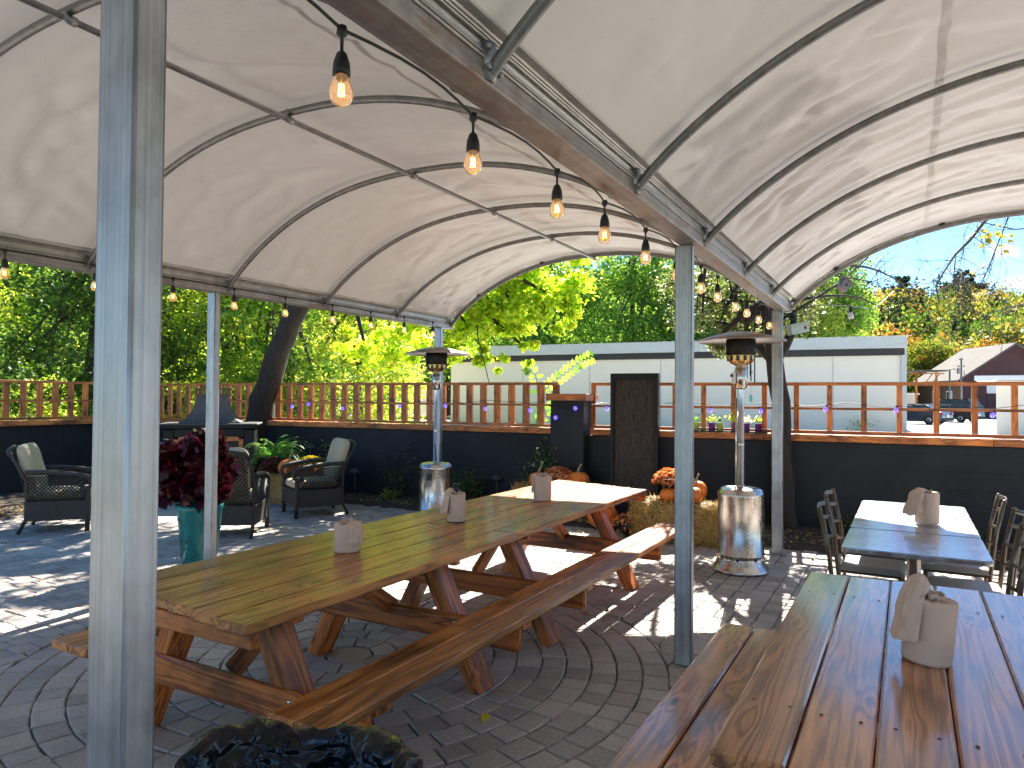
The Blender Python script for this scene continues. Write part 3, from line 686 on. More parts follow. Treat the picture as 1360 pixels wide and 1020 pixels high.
def trellis(name, label, p0, p1, pitch, bw, bd_, z0=1.19, z1=1.83, skip=()):
    t = thing(name, label, 'fence', (0, 0, 0), group='timber trellises on the wall')
    d = (p1 - p0); L_ = d.length; d.normalize(); rot = Matrix.Rotation(math.atan2(d.y, d.x), 3, 'Z')
    def bar(nm, za, zb, th):
        b = MB(); c = (p0 + p1) / 2; b.box((c.x, c.y, (za + zb) / 2), (L_, th, zb - za), 'fence_wood', rot, .003, 0); return b.build(nm, t)
    bar('top_rail', z1 - .042, z1, bd_ + .012); bar('middle_rail', (z0 + z1) / 2 - .02, (z0 + z1) / 2 + .012, bd_ + .008); bar('bottom_rail', z0 + .006, z0 + .045, bd_ + .01)
    n = int(L_ / pitch)
    for i in range(n + 1):
        s = .03 + (L_ - .06) * i / n
        if any(a < s < b_ for a, b_ in skip): continue
        b = MB(); c = p0 + d * s; b.box((c.x, c.y, (z0 + z1) / 2 + .005), (bw, bd_, z1 - z0 - .085), 'fence_wood', Matrix.Rotation(math.atan2(d.y, d.x) + rnd.uniform(-.05, .05), 3, 'Z'), .003, 2)
        b.build('slat', t)
trellis('trellis_fence', 'brown trellis with closely set upright slats left of the pillar', WP(1.05), WP(7.82), .232, .10, .05, 1.19, 1.835)
trellis('trellis_fence', 'brown trellis with wide open squares running right from the pillar', WP(8.32), WP(15.5), .365, .06, .055, 1.19, 1.825)
trellis('trellis_fence', 'brown trellis with upright slats on the far left wall behind the fireplace', LW1 + Vector((0, 0, 0)), C0, .25, .085, .045, 1.19, 1.83)
t = thing('trellis_fence', 'short brown trellis piece behind the grey fireplace hood', 'fence', (0, 0, 0), group='timber trellises on the wall')
b = MB(); slab(b, WP(-.3), WP(1.0), .045, 1.79, 1.83, 'fence_wood'); b.build('top_rail', t)
for i in range(6): b = MB(); slab(b, WP(-.2 + i * .23), WP(-.11 + i * .23), .045, 1.19, 1.785, 'fence_wood'); b.build('slat', t)
# blue fairy lights
def fairy(label, pts, bulbs):
    t = thing('fairy_lights', label, 'fairy lights', group='strings of blue fairy lights on the trellises')
    b = MB(); b.tube(pts, .0035, 'black', 5); b.build('cable', t)
    for q in bulbs:
        b = MB(); b.lathe([(0, .03), (.008, .028), (.009, 0), (.0, 0)], 'black', seg=8); s = b.build('socket', t); s.location = q; s.rotation_euler = (rnd.uniform(-.4, .4), rnd.uniform(-.4, .4), 0)
        b = MB(); b.lathe([(.006, 0), (.022, -.015), (.027, -.034), (.018, -.055), (0, -.062)], 'blue_bulb', seg=10); b.build('bulb', s)
def fpts(t0, t1, z=1.55, off=.05, st=.35):
    n = max(2, int((t1 - t0) / st)); return [WP(t0 + (t1 - t0) * i / n, off, z + .03 * math.sin(i * 2.4)) for i in range(n + 1)]
fairy('blue fairy lights wound along the trellis left of the pillar', fpts(1.1, 7.75), [WP(q, .06, 1.46 + rnd.uniform(-.04, .06)) for q in (1.5, 2.3, 3.05, 3.4, 4.1, 5.2, 6.0, 6.7, 7.4)])
fairy('blue fairy light string crossing the dark pillar', [WP(7.8, .36, 1.5), WP(8.05, .37, 1.46), WP(8.33, .36, 1.5), WP(8.5, .05, 1.55), WP(8.62, .05, 1.53)], [WP(7.93, .385, 1.37), WP(8.2, .385, 1.5), WP(8.56, .06, 1.5)])
fairy('purple-blue fairy lights along the open trellis on the right', fpts(9.35, 15.2), [WP(q, .06, 1.50 + rnd.uniform(-.03, .03)) for q in (9.95, 10.55, 11.31, 12.06, 13.02, 13.6)])
# ================================================================== WATER PANEL
t = thing('water_wall', 'tall black framed panel of rippled wet slate standing in front of the trellis', 'water feature', (1.62, 9.32, 0), -.42)
b = MB(); b.box((-.295, 0, .98), (.045, .12, 1.92), 'black_gloss'); b.box((.295, 0, .98), (.045, .12, 1.92), 'black_gloss'); b.box((0, 0, 1.90), (.54, .12, .08), 'black_gloss'); b.build('frame', t)
b = MB(); b.grid(lambda a, c: (-.272 + .544 * a, -.02 + .006 * math.sin(a * 120) * (.4 + .6 * c) + .01 * noise.noise(Vector((a * 14, c * 40, 0))), .2 + 1.66 * c), 90, 70, 'water_stone')
b.box((0, .02, 1.03), (.54, .03, 1.66), 'black'); b.build('slate_panel', t)
b = MB(); b.box((0, -.03, .12), (.74, .34, .22), 'black_gloss', ch=.01); b.build('basin', t)
# ================================================================== PICNIC TABLES
def leg_between(bm, a, b_, w, t_, mat):   # board in the xz plane; w = width seen across, t_ = thickness along y
    bm.beam(a, b_, w, t_, mat, .004, up=(0, 1, 0))
def picnic(label, u0, u1, vc, frames, top, side, near_off, far_off, joints=None, bo=0):
    L_ = u1 - u0; uc = (u0 + u1) / 2; w = W(uc, vc)
    t = thing('picnic_table', label, 'picnic table', w, UA, 'long timber picnic tables')
    b = MB(); pw = 1.05 / 6
    for i in range(6):
        x = -.525 + pw * (i + .5); f = i / 5
        a = -L_ / 2 + near_off[0] * (1 - f) + near_off[1] * f + rnd.uniform(-.01, .01); c = L_ / 2 + far_off[0] * (1 - f) + far_off[1] * f + rnd.uniform(-.012, .012)
        cuts = [a] + ([joints[i] - uc] if joints else []) + [c]
        for k in range(len(cuts) - 1):
            y0, y1 = cuts[k] + (.002 if k else 0), cuts[k + 1]
            b.box((x - (.006 if k and i == 5 else 0), (y0 + y1) / 2, .74 + rnd.uniform(-.002, .002)), (pw - .0045, y1 - y0 - .002, .042), top, None, .006, 1)
        for fy in frames:
            for dx in (-.045, .05): b.lathe([(.0055, 0), (.005, .0012), (0, .0012)], 'black', (x + dx, fy - uc + rnd.uniform(-.008, .008), .7622), 8)
    b.build('tabletop', t)
    # end apron below the top
    b = MB(); b.box((0, -L_ / 2 + .03, .682), (.98, .038, .072), side, None, .004, 0); b.build('apron', t)
    b = MB(); b.box((0, L_ / 2 - .08, .682), (.98, .038, .072), side, None, .004, 0); b.build('apron', t)
    for sg in (-1, 1):
        b = MB(); nb = near_off[0 if sg < 0 else 1]
        for k, (xa, xb) in enumerate(((.60 + bo * .6, .738 + bo * .8), (.7435 + bo * .8, .882 + bo))):
            y0 = -L_ / 2 + rnd.uniform(-.01, .01) + nb * .3; y1 = L_ / 2 - .02
            cuts = [y0] + ([(-1.35, .72)[k] - uc + sg * .1] if joints else []) + [y1]
            for q in range(len(cuts) - 1): b.box((sg * (xa + xb) / 2, (cuts[q] + cuts[q + 1]) / 2, .43 + k * .0012), (xb - xa, cuts[q + 1] - cuts[q] - .003, .042), top, None, .006, 1)
            for fy in frames: b.lathe([(.0055, 0), (.005, .0012), (0, .0012)], 'black', (sg * (xa + xb) / 2 + .02, fy - uc, .4528), 8)
        b.build('bench', t)
    for fi, fy in enumerate(frames):
        y = fy - uc
        for sg in (-1, 1):
            b = MB(); leg_between(b, (sg * .235, y, .715), (sg * .605, y, -.005), .088, .135, side)
            b.build('leg', t)
        b = MB(); b.box((0, y - .067, .345), (1.74, .042, .135), side, None, .012, 0); cb = b.build('crossbeam', t)
        for sg in (-1, 1):
            for dx in (.43, .475):
                k = MB(); k.lathe([(.013, 0), (.012, .006), (0, .008)], 'inox_plain', (sg * dx, y - .089, .33 + (dx - .43)), 10, axis=Matrix.Rotation(math.pi / 2, 3, 'X')); k.build('bolt', cb)
        b = MB(); b.box((0, y + .005, .690), (.86, .05, .058), side, None, .004, 0); b.build('cleat', t)
        dy = (.52, -.52, .52, -.52)[fi % 4]
        b = MB(); b.beam((0, y + .02 * (1 if dy > 0 else -1), .37), (0, y + dy, .71), .088, .042, side, .004, up=(1, 0, 0)); b.build('brace', t)
        for sg in (-1, 1):
            b = MB(); b.box((sg * .74, y + .02, .393), (.25, .10, .032), side, None, .004, 0); b.build('bench_cleat', t)
    return t
picnic('very long weathered orange-brown picnic table running from the thick front post to the pumpkins', -2.43, 2.22, -1.45, (-2.12, -.94, -.08, 1.47), 'wood_top', 'wood_side', (.06, -.05), (.14, -.10), (.35, -1.1, -.4, .9, -.75, -.4))
picnic('glossy dark-stained picnic table in the lower right corner', -2.54, -.50, 1.29, (-2.2, -.9), 'wood_dark', 'wood_side', (.0, .0), (0, 0), bo=.05)

# ================================================================== PAPER ROLLS
def roll(label, loc, h, r, lean=(0, 0), flap=None, rod=False, rz=0):
    t = thing('paper_towel_roll', label, 'paper roll', loc, rz, 'brown paper rolls on the tables', tilt=lean)
    b = MB(); s0 = rnd.uniform(0, 9)
    def fn(r_, z, a): return (r_ * (1 + .025 * noise.noise(Vector((math.cos(a) * 1.5 + s0, math.sin(a) * 1.5, z * 8)))), z + (.012 * noise.noise(Vector((math.cos(a) * 2, math.sin(a) * 2, s0))) if z > h * .8 else 0))
    b.lathe([(0, .001), (r * .93, .001), (r * .96, .01), (r * .985, h * .5), (r, h - .008), (r * .97, h), (r * .62, h - .006), (r * .30, h - .003), (r * .27, h - .012), (r * .26, h * .4)], 'paper', seg=48, fn=fn); b.build('roll', t)
    if flap:
        a0, a1, up_, out_ = flap
        q = MB()
        def ff(a, c):
            an = a0 + (a1 - a0) * a
            e = math.sin(math.pi * a) ** .7
            k = c * 2 - 1     # -1 hangs outside, +1 tucked in the core
            if c < .55: z = h * (.30 + .70 * c / .55) * (1) + (1 - e) * h * .1; rr = r * 1.03 + out_ * (1 - c / .55) * .5 + out_ * e * .3
            else:
                f = (c - .55) / .45; z = h + up_ * math.sin(f * math.pi * .8) * (.4 + .6 * e); rr = r * (1.03 - .85 * f) + out_ * e * .3 * (1 - f)
            z += .010 * noise.noise(Vector((a * 5, c * 6, s0))); rr += .012 * noise.noise(Vector((a * 7, c * 5, s0 + 4)))
            return (rr * math.cos(an), rr * math.sin(an), z)
        q.grid(ff, 26, 26, 'paper'); q.build('loose_sheet', t)
    # crumpled tuft coming out of the core
    q = MB()
    def tf(a, c):
        an = a * math.tau; rr = (r * .20 + r * .26 * c ** 1.5) * (1 + .35 * noise.noise(Vector((math.cos(an) * 2.2, math.sin(an) * 2.2, s0 + c * 2)))); z = h - .03 + .045 * c + .014 * noise.noise(Vector((math.cos(an) * 3, math.sin(an) * 3, s0 + 5)))
        return (rr * math.cos(an), rr * math.sin(an), z)
    q.grid(tf, 30, 8, 'paper'); q.build('tuft', t)
    if rod:
        q = MB(); q.tube([(0, 0, 0), (0, 0, h + .055)], .019, 'black', 14); q.lathe([(.019, 0), (.023, .004), (.023, .012), (.0, .016)], 'black', (0, 0, h + .055), 14)
        q.lathe([(0, 0), (r * .97, 0), (r * .97, .006), (0, .006)], 'black', seg=30); q.build('holder', t)
    return t
roll('brown paper roll with a corner flopping right, nearest the front post on the long table', W(-1.33, -1.48, .762), .155, .072, (0, .0), (-1.3, .35, .012, .012))
roll('brown paper roll on a black holder with its loose sheet folded left, mid long table', W(-.25, -1.49, .762), .19, .063, (.0, .0), (2.3, 4.1, .035, .05), rod=True)
roll('brown paper roll standing upright at the sunny far part of the long table', W(.95, -1.44, .762), .205, .076, (0, 0), (2.6, 3.6, .01, .01))
roll('large brown paper roll with crumpled sheet on the dark table in the corner', W(-1.60, 1.235, .762), .205, .0755, (0.02, .09), (2.2, 3.9, .07, .04))
roll('brown paper roll with a pointed orange-lit flap on the shiny square table', W(1.38, 1.30, .765), .21, .076, (0, 0), (2.7, 4.0, .03, .11))

# ================================================================== SQUARE STEEL TABLES + METAL CHAIRS
def steel_table(label, u, v):
    t = thing('square_table', label, 'table', W(u, v), UA, 'row of shiny square tables')
    b = MB(); h = .368; rc = .04; pts = []
    for cx, cy, a0 in ((h - rc, h - rc, 0), (-(h - rc), h - rc, 90), (-(h - rc), -(h - rc), 180), (h - rc, -(h - rc), 270)):
        for k in range(6): a = R(a0 + 18 * k); pts.append((cx + rc * math.cos(a), cy + rc * math.sin(a)))
    b.poly([(x * .985, y * .985) for x, y in pts], .748, .755, 'tabletop'); b.build('tabletop', t)
    b = MB(); b.poly(pts, .727, .7495, 'inox_plain'); b.build('rim', t)
    b = MB(); b.tube([(0, 0, .03), (0, 0, .727)], .038, 'inox_plain', 18); b.build('column', t)
    b = MB()
    for a in (0, 90): b.box((0, 0, .03), (.56, .06, .022), 'inox_plain', Matrix.Rotation(R(a + 45), 3, 'Z'), .006)
    for a in range(4): an = R(45 + 90 * a); b.tube([(math.cos(an) * .26, math.sin(an) * .26, 0), (math.cos(an) * .26, math.sin(an) * .26, .02)], .022, 'black', 10)
    b.build('base', t)
    return t
steel_table('front square table with a polished blue-reflecting top, nearest the dark picnic table', .61, 1.215)
steel_table('middle square table bearing the paper roll, its steel top in full sun', 1.36, 1.215)
steel_table('farthest square table in the sunlit row, nearest the charcoal wall', 2.11, 1.215)
def metal_chair():
    t = thing('metal_chair', 'x', 'chair', (0, 0, 0), 0, 'bronze ladder-back metal chairs round the square tables')
    # faces +y ; backrest at -y
    def q(nm, *parts):
        b = MB()
        for pts, r in parts: b.tube(pts, r, 'bronze', 8)
        return b.build(nm, t)
    for sx in (-1, 1):
        q('back_post', ([(sx * .185, -.20, 0), (sx * .19, -.185, .42), (sx * .195, -.215, .70), (sx * .195, -.265, .94)], .0135))
        b = MB(); b.lathe([(.0135, 0), (.016, .004), (.012, .014), (0, .018)], 'bronze', (sx * .195, -.266, .935), 10); b.build('finial', t)
        q('front_leg', ([(sx * .195, .20, 0), (sx * .185, .185, .43)], .0125))
        q('stretcher', ([(sx * .188, -.19, .16), (sx * .19, .19, .16)], .009))
    q('front_stretcher', ([(-.19, .19, .22), (.19, .19, .22)], .009))
    b = MB(); b.box((0, 0, .432), (.40, .40, .018), 'bronze', ch=.006); b.build('seat_frame', t)
    b = MB()
    def sf(a, c):
        x = -.205 + .41 * a; y = -.195 + .41 * c; e = min(1, min(a, 1 - a, c, 1 - c) * 9); return (x, y, .442 + .038 * math.sqrt(max(0, e * (2 - e))))
    b.grid(sf, 24, 24, 'seatpad'); b.build('seat_cushion', t)
    for z, hh in ((.60, .022), (.72, .022), (.84, .03), (.925, .03)):
        yb = -.2 - .065 * max(0, (z - .65) / .29); b = MB()
        def rf(a, c, z=z, hh=hh, yb=yb):
            x = -.195 + .39 * a; bow = -.03 * math.sin(math.pi * a); an = c * math.tau
            return (x, yb + bow + .006 * math.cos(an), z + hh * .5 * math.sin(an) + .01 * math.sin(math.pi * a))
        b.grid(rf, 14, 10, 'bronze'); b.build('back_rail', t)
    for x in (-.065, .065):
        q('back_spindle', ([(x, -.222, .60), (x * 1.0, -.262, .84)], .006))
    return t
mc = metal_chair(); first = True
for u, v, fa, lab in ((.62, .78, -1, 'left metal chair tucked under the front square table'), (1.28, .76, -1, 'left metal chair behind it, beside the sunny middle table'),
                      (.22, 1.66, 1, 'right metal chair closest to the dark picnic table, cut by the frame'), (.86, 1.70, 1, 'right metal chair in the middle of its row, padded tan seat'), (1.62, 1.68, 1, 'right metal chair farthest back, near the charcoal wall')):
    c = mc if first else copy_tree(mc); first = False
    # left chairs face +v, right chairs face -v ; local +y is facing
    c.location = W(u, v + (.20 if fa < 0 else -.20) * 1.0, 0); c.rotation_euler = (0, 0, UA + (-math.pi / 2 if fa < 0 else math.pi / 2) + rnd.uniform(-.06, .06)); c['label'] = lab

# ================================================================== PATIO HEATERS
def heater():
    t = thing('patio_heater', 'x', 'patio heater', (0, 0, 0), 0, 'stainless patio heaters')
    b = MB(); b.lathe([(0, 0), (.255, 0), (.262, .012), (.258, .03), (.235, .055), (.222, .085), (.219, .095)], 'inox', seg=48); b.build('base', t)
    b = MB(); b.lathe([(.216, .095), (.216, .10), (.213, .102), (.213, .155), (.216, .157), (.216, .165), (.213, .168), (.205, .70), (.209, .705), (.209, .725), (.205, .73), (.198, .755), (.17, .775), (.08, .785), (.04, .787)], 'inox', seg=56); tk = b.build('tank_housing', t)
    b = MB()
    for a in (200, 245, 290, 335): an = R(a); b.lathe([(.0, .002), (.014, .002), (.014, 0)], 'black', (math.cos(an) * .2135, math.sin(an) * .2135, .13), 12, axis=Matrix.Rotation(an, 3, 'Z') @ Matrix.Rotation(math.pi / 2, 3, 'Y'))
    b.build('vent_hole', tk)
    b = MB(); b.lathe([(.036, .78), (.036, .80), (.030, .80), (.030, 1.72)], 'inox_plain', seg=24); b.lathe([(.034, 1.17), (.034, 1.19)], 'inox_plain', seg=24); b.tube([(-.043, .0, .80), (-.043, .0, 1.62)], .010, 'inox_plain', 8); b.build('pole', t)
    b = MB(); b.lathe([(.03, 1.70), (.058, 1.72), (.058, 1.90), (.05, 1.905), (.05, 1.93)], 'inox_plain', seg=28); h = b.build('control_housing', t)
    b = MB(); b.box((-.068, -.01, 1.81), (.025, .05, .11), 'white', ch=.004); b.build('control_plate', h); b = MB(); b.tube([(-.08, -.01, 1.83), (-.10, -.01, 1.83)], .014, 'black', 12); b.build('knob', h)
    b = MB(); b.lathe([(.05, 1.925), (.09, 1.94), (.115, 1.965), (.125, 1.98), (.125, 2.02)], 'brass', seg=24, smooth=False)
    for k in range(12): an = R(30 * k); b.box((math.cos(an) * .124, math.sin(an) * .124, 1.992), (.004, .03, .05), 'black', Matrix.Rotation(an, 3, 'Z'), .001)
    b.build('burner_skirt', t)
    b = MB(); b.lathe([(.125, 2.02), (.130, 2.022), (.130, 2.17), (.12, 2.175)], 'burner', seg=36)
    for k in range(36):
        an = R(10 * k); b.tube([(math.cos(an) * .132, math.sin(an) * .132, 2.02), (math.cos(an) * .132, math.sin(an) * .132, 2.17)], .0025, 'burner', 4)
    b.build('burner_screen', t)
    b = MB(); b.lathe([(0, 2.178), (.30, 2.172), (.40, 2.155), (.408, 2.150), (.409, 2.156), (.39, 2.170), (.20, 2.222), (.12, 2.240), (.05, 2.246), (0, 2.247)], 'reflector', seg=56)
    b.build('reflector', t)
    return t
ht = heater(); ht.location = W(2.62, -.19); ht['label'] = 'stainless patio heater standing in dappled sun beside the far right tent post'
# tank label
b = MB()
b.grid(lambda a, c: (.2165 * math.cos(-.25 + .3 * a), .2165 * math.sin(-.25 + .3 * a), .38 + .22 * c), 8, 2, 'fascia'); b.build('sticker', ht)
h2 = copy_tree(ht); h2.location = (-.965, 9.02, 0); h2.rotation_euler = (0, 0, -1.4); h2['label'] = 'stainless patio heater at the far left tent post before the charcoal wall'
for ch in h2.children:
    if ch.name.startswith('sticker'): ch.rotation_euler = (0, 0, .2)
k = MB(); k.grid(lambda a, c: (.212 * math.cos(a * .34) * .995 + .001, .212 * math.sin(a * .34), .57 + .075 * c), 6, 2, 'black'); ok_ = k.build('hand_hole', h2); ok_.rotation_euler = (0, 0, -.62)

# ================================================================== BIN WITH BLACK LINER
t = thing('trash_can', 'round bin with a crumpled glossy black liner over its rim, front bottom edge', 'trash can', (-.475, 1.47, .0)); t.scale = (1.14, 1.1, 1.0)
b = MB(); b.lathe([(0, .01), (.20, .01), (.262, .70), (.268, .705), (.268, .72), (.262, .722)], 'black', seg=40); b.build('bin_body', t)
b = MB()
def ridge(v): return 1 - abs(noise.noise(v)) * 2.2
def bagf(a, c):
    an = a * math.tau; ca, sa = math.cos(an), math.sin(an)
    # profile: inside bottom -> up over the rim -> hanging outside
    if c < .45: f = c / .45; r = .015 + .205 * f ** .38; z = .24 + .48 * f
    elif c < .64: f = (c - .45) / .19; an2 = math.pi * f; r = .265 - .035 * math.cos(an2); z = .72 + .06 * math.sin(an2)
    else: f = (c - .64) / .36; r = .300 + .015 * f; z = .72 - .32 * f
    n1 = noise.noise(Vector((ca * 1.3, sa * 1.3, c * 1.2))); n2 = noise.noise(Vector((ca * 2.6 + 5, sa * 2.6, c * 2.4)))
    mk = max(0, min(1, .5 + 1.4 * noise.noise(Vector((ca * 2 + 9, sa * 2, c * 2)))))
    k1 = ridge(Vector((ca * 2.6 + n2, sa * 2.6, c * 4.5 + 5))); k2 = ridge(Vector((ca * 5 + k1 * .6, sa * 5 + n1, c * 10 + 2))); k3 = ridge(Vector((ca * 11 + k2 * .5, sa * 11, c * 24 + k1)))
    r += (.045 * n1 + .022 * n2) * (1 if c > .4 else .3) + .026 * (k1 - .5) + .011 * (k2 - .5) * mk + .0035 * (k3 - .5) * mk
    z += (.045 * n1 + .012 * (k2 - .5) * mk + .022 * n2) * (1 if .3 < c < .85 else .5)
    return (r * ca, r * sa, z)
b.grid(bagf, 300, 110, 'bag', smooth=True); b.build('liner', t)

# ================================================================== WICKER ARMCHAIRS
def wicker():
    t = thing('wicker_armchair', 'x', 'armchair', (0, 0, 0), 0, 'dark wicker armchairs around the fireplace')
    # faces +y; width 0.70 (x), depth 0.78
    def tb(nm, lst, mat='wicker'):
        b = MB()
        for pts, r in lst: b.tube(pts, r, mat, 8)
        return b.build(nm, t)
    for sx in (-1, 1):
        X = sx * .33
        # arm: broad woven roll curling down at the front
        b = MB(); pts = []
        for i in range(20):
            f = i / 19
            if f < .75: q = f / .75; pts.append((X, -.33 + .60 * q, .70 - .055 * q + .02 * math.sin(q * 3)))
            else: q = (f - .75) / .25 * math.pi * 1.25; pts.append((X, .27 + .075 * math.sin(q), .57 + .075 * math.cos(q)))
        b.tube(pts, .030, 'wicker', 10); b.build('arm', t)
        # side lattice
        b = MB(); y0, y1, z0, z1 = -.32, .28, .36, .655
        n = 15
        for k in range(-n, n + 1):
            for dr in (1, -1):
                # line y = yk + dr*(z-z0)
                yk = (y0 + y1) / 2 + k * .042 * 1.0; seg = []
                for zz in (z0, z1):
                    seg.append((yk + dr * (zz - (z0 + z1) / 2), zz))
                (ya, za), (yb, zb) = seg
                # clip
                def clip(ya, za, yb, zb):
                    pa, pb = 0., 1.; dy = yb - ya
                    for lo, hi in ((y0, y1),):
                        if abs(dy) < 1e-9: return None
                        t0 = (lo - ya) / dy; t1 = (hi - ya) / dy
                        if t0 > t1: t0, t1 = t1, t0
                        pa = max(pa, t0); pb = min(pb, t1)
                    if pa >= pb: return None
                    return (ya + dy * pa, za + (zb - za) * pa, ya + dy * pb, za + (zb - za) * pb)
                c = clip(ya, za, yb, zb)
                if c and abs(c[0] - c[2]) > .01: b.tube([(X + sx * .004 * dr, c[0], c[1]), (X + sx * .004 * dr, c[2], c[3])], .0068, 'wicker', 5)
        b.box((X, -.02, .355), (.03, .62, .02), 'wicker'); b.box((X, -.02, .245), (.028, .62, .21), 'wicker'); b.build('side_panel', t)
        tb('rear_leg', [([(sx * .31, -.40, 0), (sx * .315, -.31, .18), (sx * .32, -.32, .60), (sx * .31, -.42, .80), (sx * .29, -.50, .93)], .021)])
        tb('front_leg', [([(sx * .335, .30, 0), (sx * .335, .30, .50)], .027)])
    b = MB(); b.box((0, .315, .26), (.64, .025, .20), 'wicker'); b.build('front_apron', t)
    b = MB(); b.box((0, -.02, .345), (.64, .62, .03), 'wicker'); b.build('seat_deck', t)
    # back lattice panel
    b = MB()
    def bp(x, s): return (x, -.335 - .155 * s ** 1.4 - .0, .36 + .58 * s)
    for k in range(-14, 15):
        for dr in (1, -1):
            pts = []
            for i in range(13):
                s = i / 12; x = k * .045 + dr * (s - .5) * .58
                if abs(x) <= .30: pts.append(bp(x, s))
            if len(pts) > 1: b.tube(pts, .0078, 'wicker', 5)
    b.build('back_panel', t)
    tb('top_rail', [([(-.30, -.49, .90), (-.27, -.515, .955), (0, -.525, .985), (.27, -.515, .955), (.30, -.49, .90)], .026)])
    b = MB(); b.box((0, -.33, .25), (.62, .025, .22), 'wicker'); b.build('rear_apron', t)
    def cushion(nm, c, size, rot):
        b = MB()
        def cfn(a, d):
            u_ = a * math.tau; v_ = (d - .5) * math.pi
            def se(w, m): return math.copysign(abs(w) ** m, w)
            return None
        nu, nv = 32, 18
        def f(a, d):
            u_ = a * math.tau; v_ = (d - .5) * math.pi; se = lambda w, m: math.copysign(abs(w) ** m, w)
            p_ = Vector((size[0] / 2 * se(math.cos(v_), .35) * se(math.cos(u_), .35), size[1] / 2 * se(math.cos(v_), .35) * se(math.sin(u_), .35), size[2] / 2 * se(math.sin(v_), .7)))
            return rot @ p_ + Vector(c)
        b.grid(f, nu, nv, 'cushion'); return b.build(nm, t)
    cushion('seat_cushion', (0, .02, .425), (.60, .60, .13), Matrix.Identity(3))
    cushion('back_cushion', (0, -.335, .74), (.56, .58, .15), Matrix.Rotation(R(105), 3, 'X'))
    return t
wc = wicker()
def place(o, x, y, face, lab): o.location = (x, y, 0); o.rotation_euler = (0, 0, math.atan2(face[1], face[0]) - math.pi / 2); o['label'] = lab
f1 = Vector((.93, .36)).normalized(); n1 = Vector((-f1.y, f1.x))
c1 = Vector((-5.28, 8.28)) + n1 * .33; place(wc, c1.x, c1.y, f1, 'dark wicker armchair with a cream back cushion at the far left edge')
w2 = copy_tree(wc); f2 = Vector((-.82, -.5)).normalized(); n2 = Vector((f2.y, -f2.x)); c2 = Vector((-2.56, 9.47)) + n2 * .33; place(w2, c2.x, c2.y, f2, 'dark wicker armchair facing left beside the hay bale and yellow flowers')
w3 = copy_tree(wc); place(w3, -3.28, 8.35, Vector((-.12, 1)), 'dark wicker armchair seen from behind, backed by the fireplace')

# ================================================================== FIREPLACE
t = thing('outdoor_fireplace', 'black outdoor fireplace with orange-lined firebox and flared grey hood', 'fireplace', (-4.62, 10.95, 0), .24)
b = MB(); b.box((-.565, 0, .55), (.15, .62, 1.1), 'black_gloss', ch=.012); b.box((.565, 0, .55), (.15, .62, 1.1), 'black_gloss', ch=.012); b.box((0, 0, 1.045), (.98, .62, .115), 'black_gloss'); b.box((0, .1, .2), (.98, .6, .4), 'black_gloss'); b.build('firebox_body', t)
b = MB(); b.box((0, -.03, 1.135), (1.32, .74, .05), 'black_gloss', ch=.01); b.box((0, -.03, 1.175), (1.40, .80, .03), 'slate', ch=.008); b.build('mantel', t)
b = MB(); b.box((-.455, -.30, .66), (.065, .04, .58), 'orange_brick'); b.box((.455, -.30, .66), (.065, .04, .58), 'orange_brick'); b.box((0, -.302, .955), (.845, .04, .065), 'orange_brick'); b.build('firebox_trim', t)
b = MB(); b.box((0, .28, .66), (.96, .03, .56), 'black'); b.build('firebox_back', t)
b = MB()
hp = [(.43, 1.191), (.43, 1.21), (.36, 1.25), (.295, 1.33), (.245, 1.44), (.215, 1.56), (.215, 1.61)]
vs = []; fs = []
for r__, z in hp: vs += [(-r__, -r__ * .68, z), (r__, -r__ * .68, z), (r__, r__ * .68, z), (-r__, r__ * .68, z)]
for i in range(len(hp) - 1):
    for k in range(4): fs.append((i * 4 + k, i * 4 + (k + 1) % 4, i * 4 + 4 + (k + 1) % 4, i * 4 + 4 + k))
b.add(vs, fs, 'hood'); b.build('hood', t)
b = MB(); b.box((0, 0, 1.62), (.46, .34, .025), 'hood'); b.box((0, 0, 1.71), (.52, .40, .018), 'hood')
for sx in (-1, 1):
    for sy in (-1, 1): b.tube([(sx * .22, sy * .14, 1.6), (sx * .22, sy * .14, 1.7)], .01, 'hood', 6)
b.build('spark_cap', t)

# ================================================================== PLANTS IN POTS, PUMPKINS, BALES
def broad_leaves(name, parent, pts, size, mat, droop=1.0, aspect=.7):
    V = leafsoup(np.array(pts), size, .5, aspect, droop); return quads(name, V, nr.random(len(pts)), mat, parent, k=6)
t = thing('burgundy_plant', 'large dark burgundy leafy plant spilling over a tall teal pot', 'potted plant', (-2.97, 6.78, 0))
b = MB(); b.lathe([(0, .0), (.13, 0), (.15, .02), (.20, .50), (.215, .53), (.215, .57), (.195, .575), (.185, .53), (0, .52)], 'teal', seg=36)
po = b.build('pot', t)
b = MB()
for k in range(26):   # raised swirls in the glaze
    a = rnd.uniform(0, math.tau); z = rnd.uniform(.08, .47); rr = .15 + .05 * (z / .5) + .004; s0 = rnd.uniform(.01, .03); pts = []
    for i in range(9): q = i / 8 * 4; pts.append(((rr) * math.cos(a + s0 * 4 * math.cos(q) * i / 8), (rr) * math.sin(a + s0 * 4 * math.cos(q) * i / 8), z + s0 * 1.2 * math.sin(q) * i / 8))
    b.tube(pts, .004, 'teal', 5)
b.build('swirl', po)
pts = []
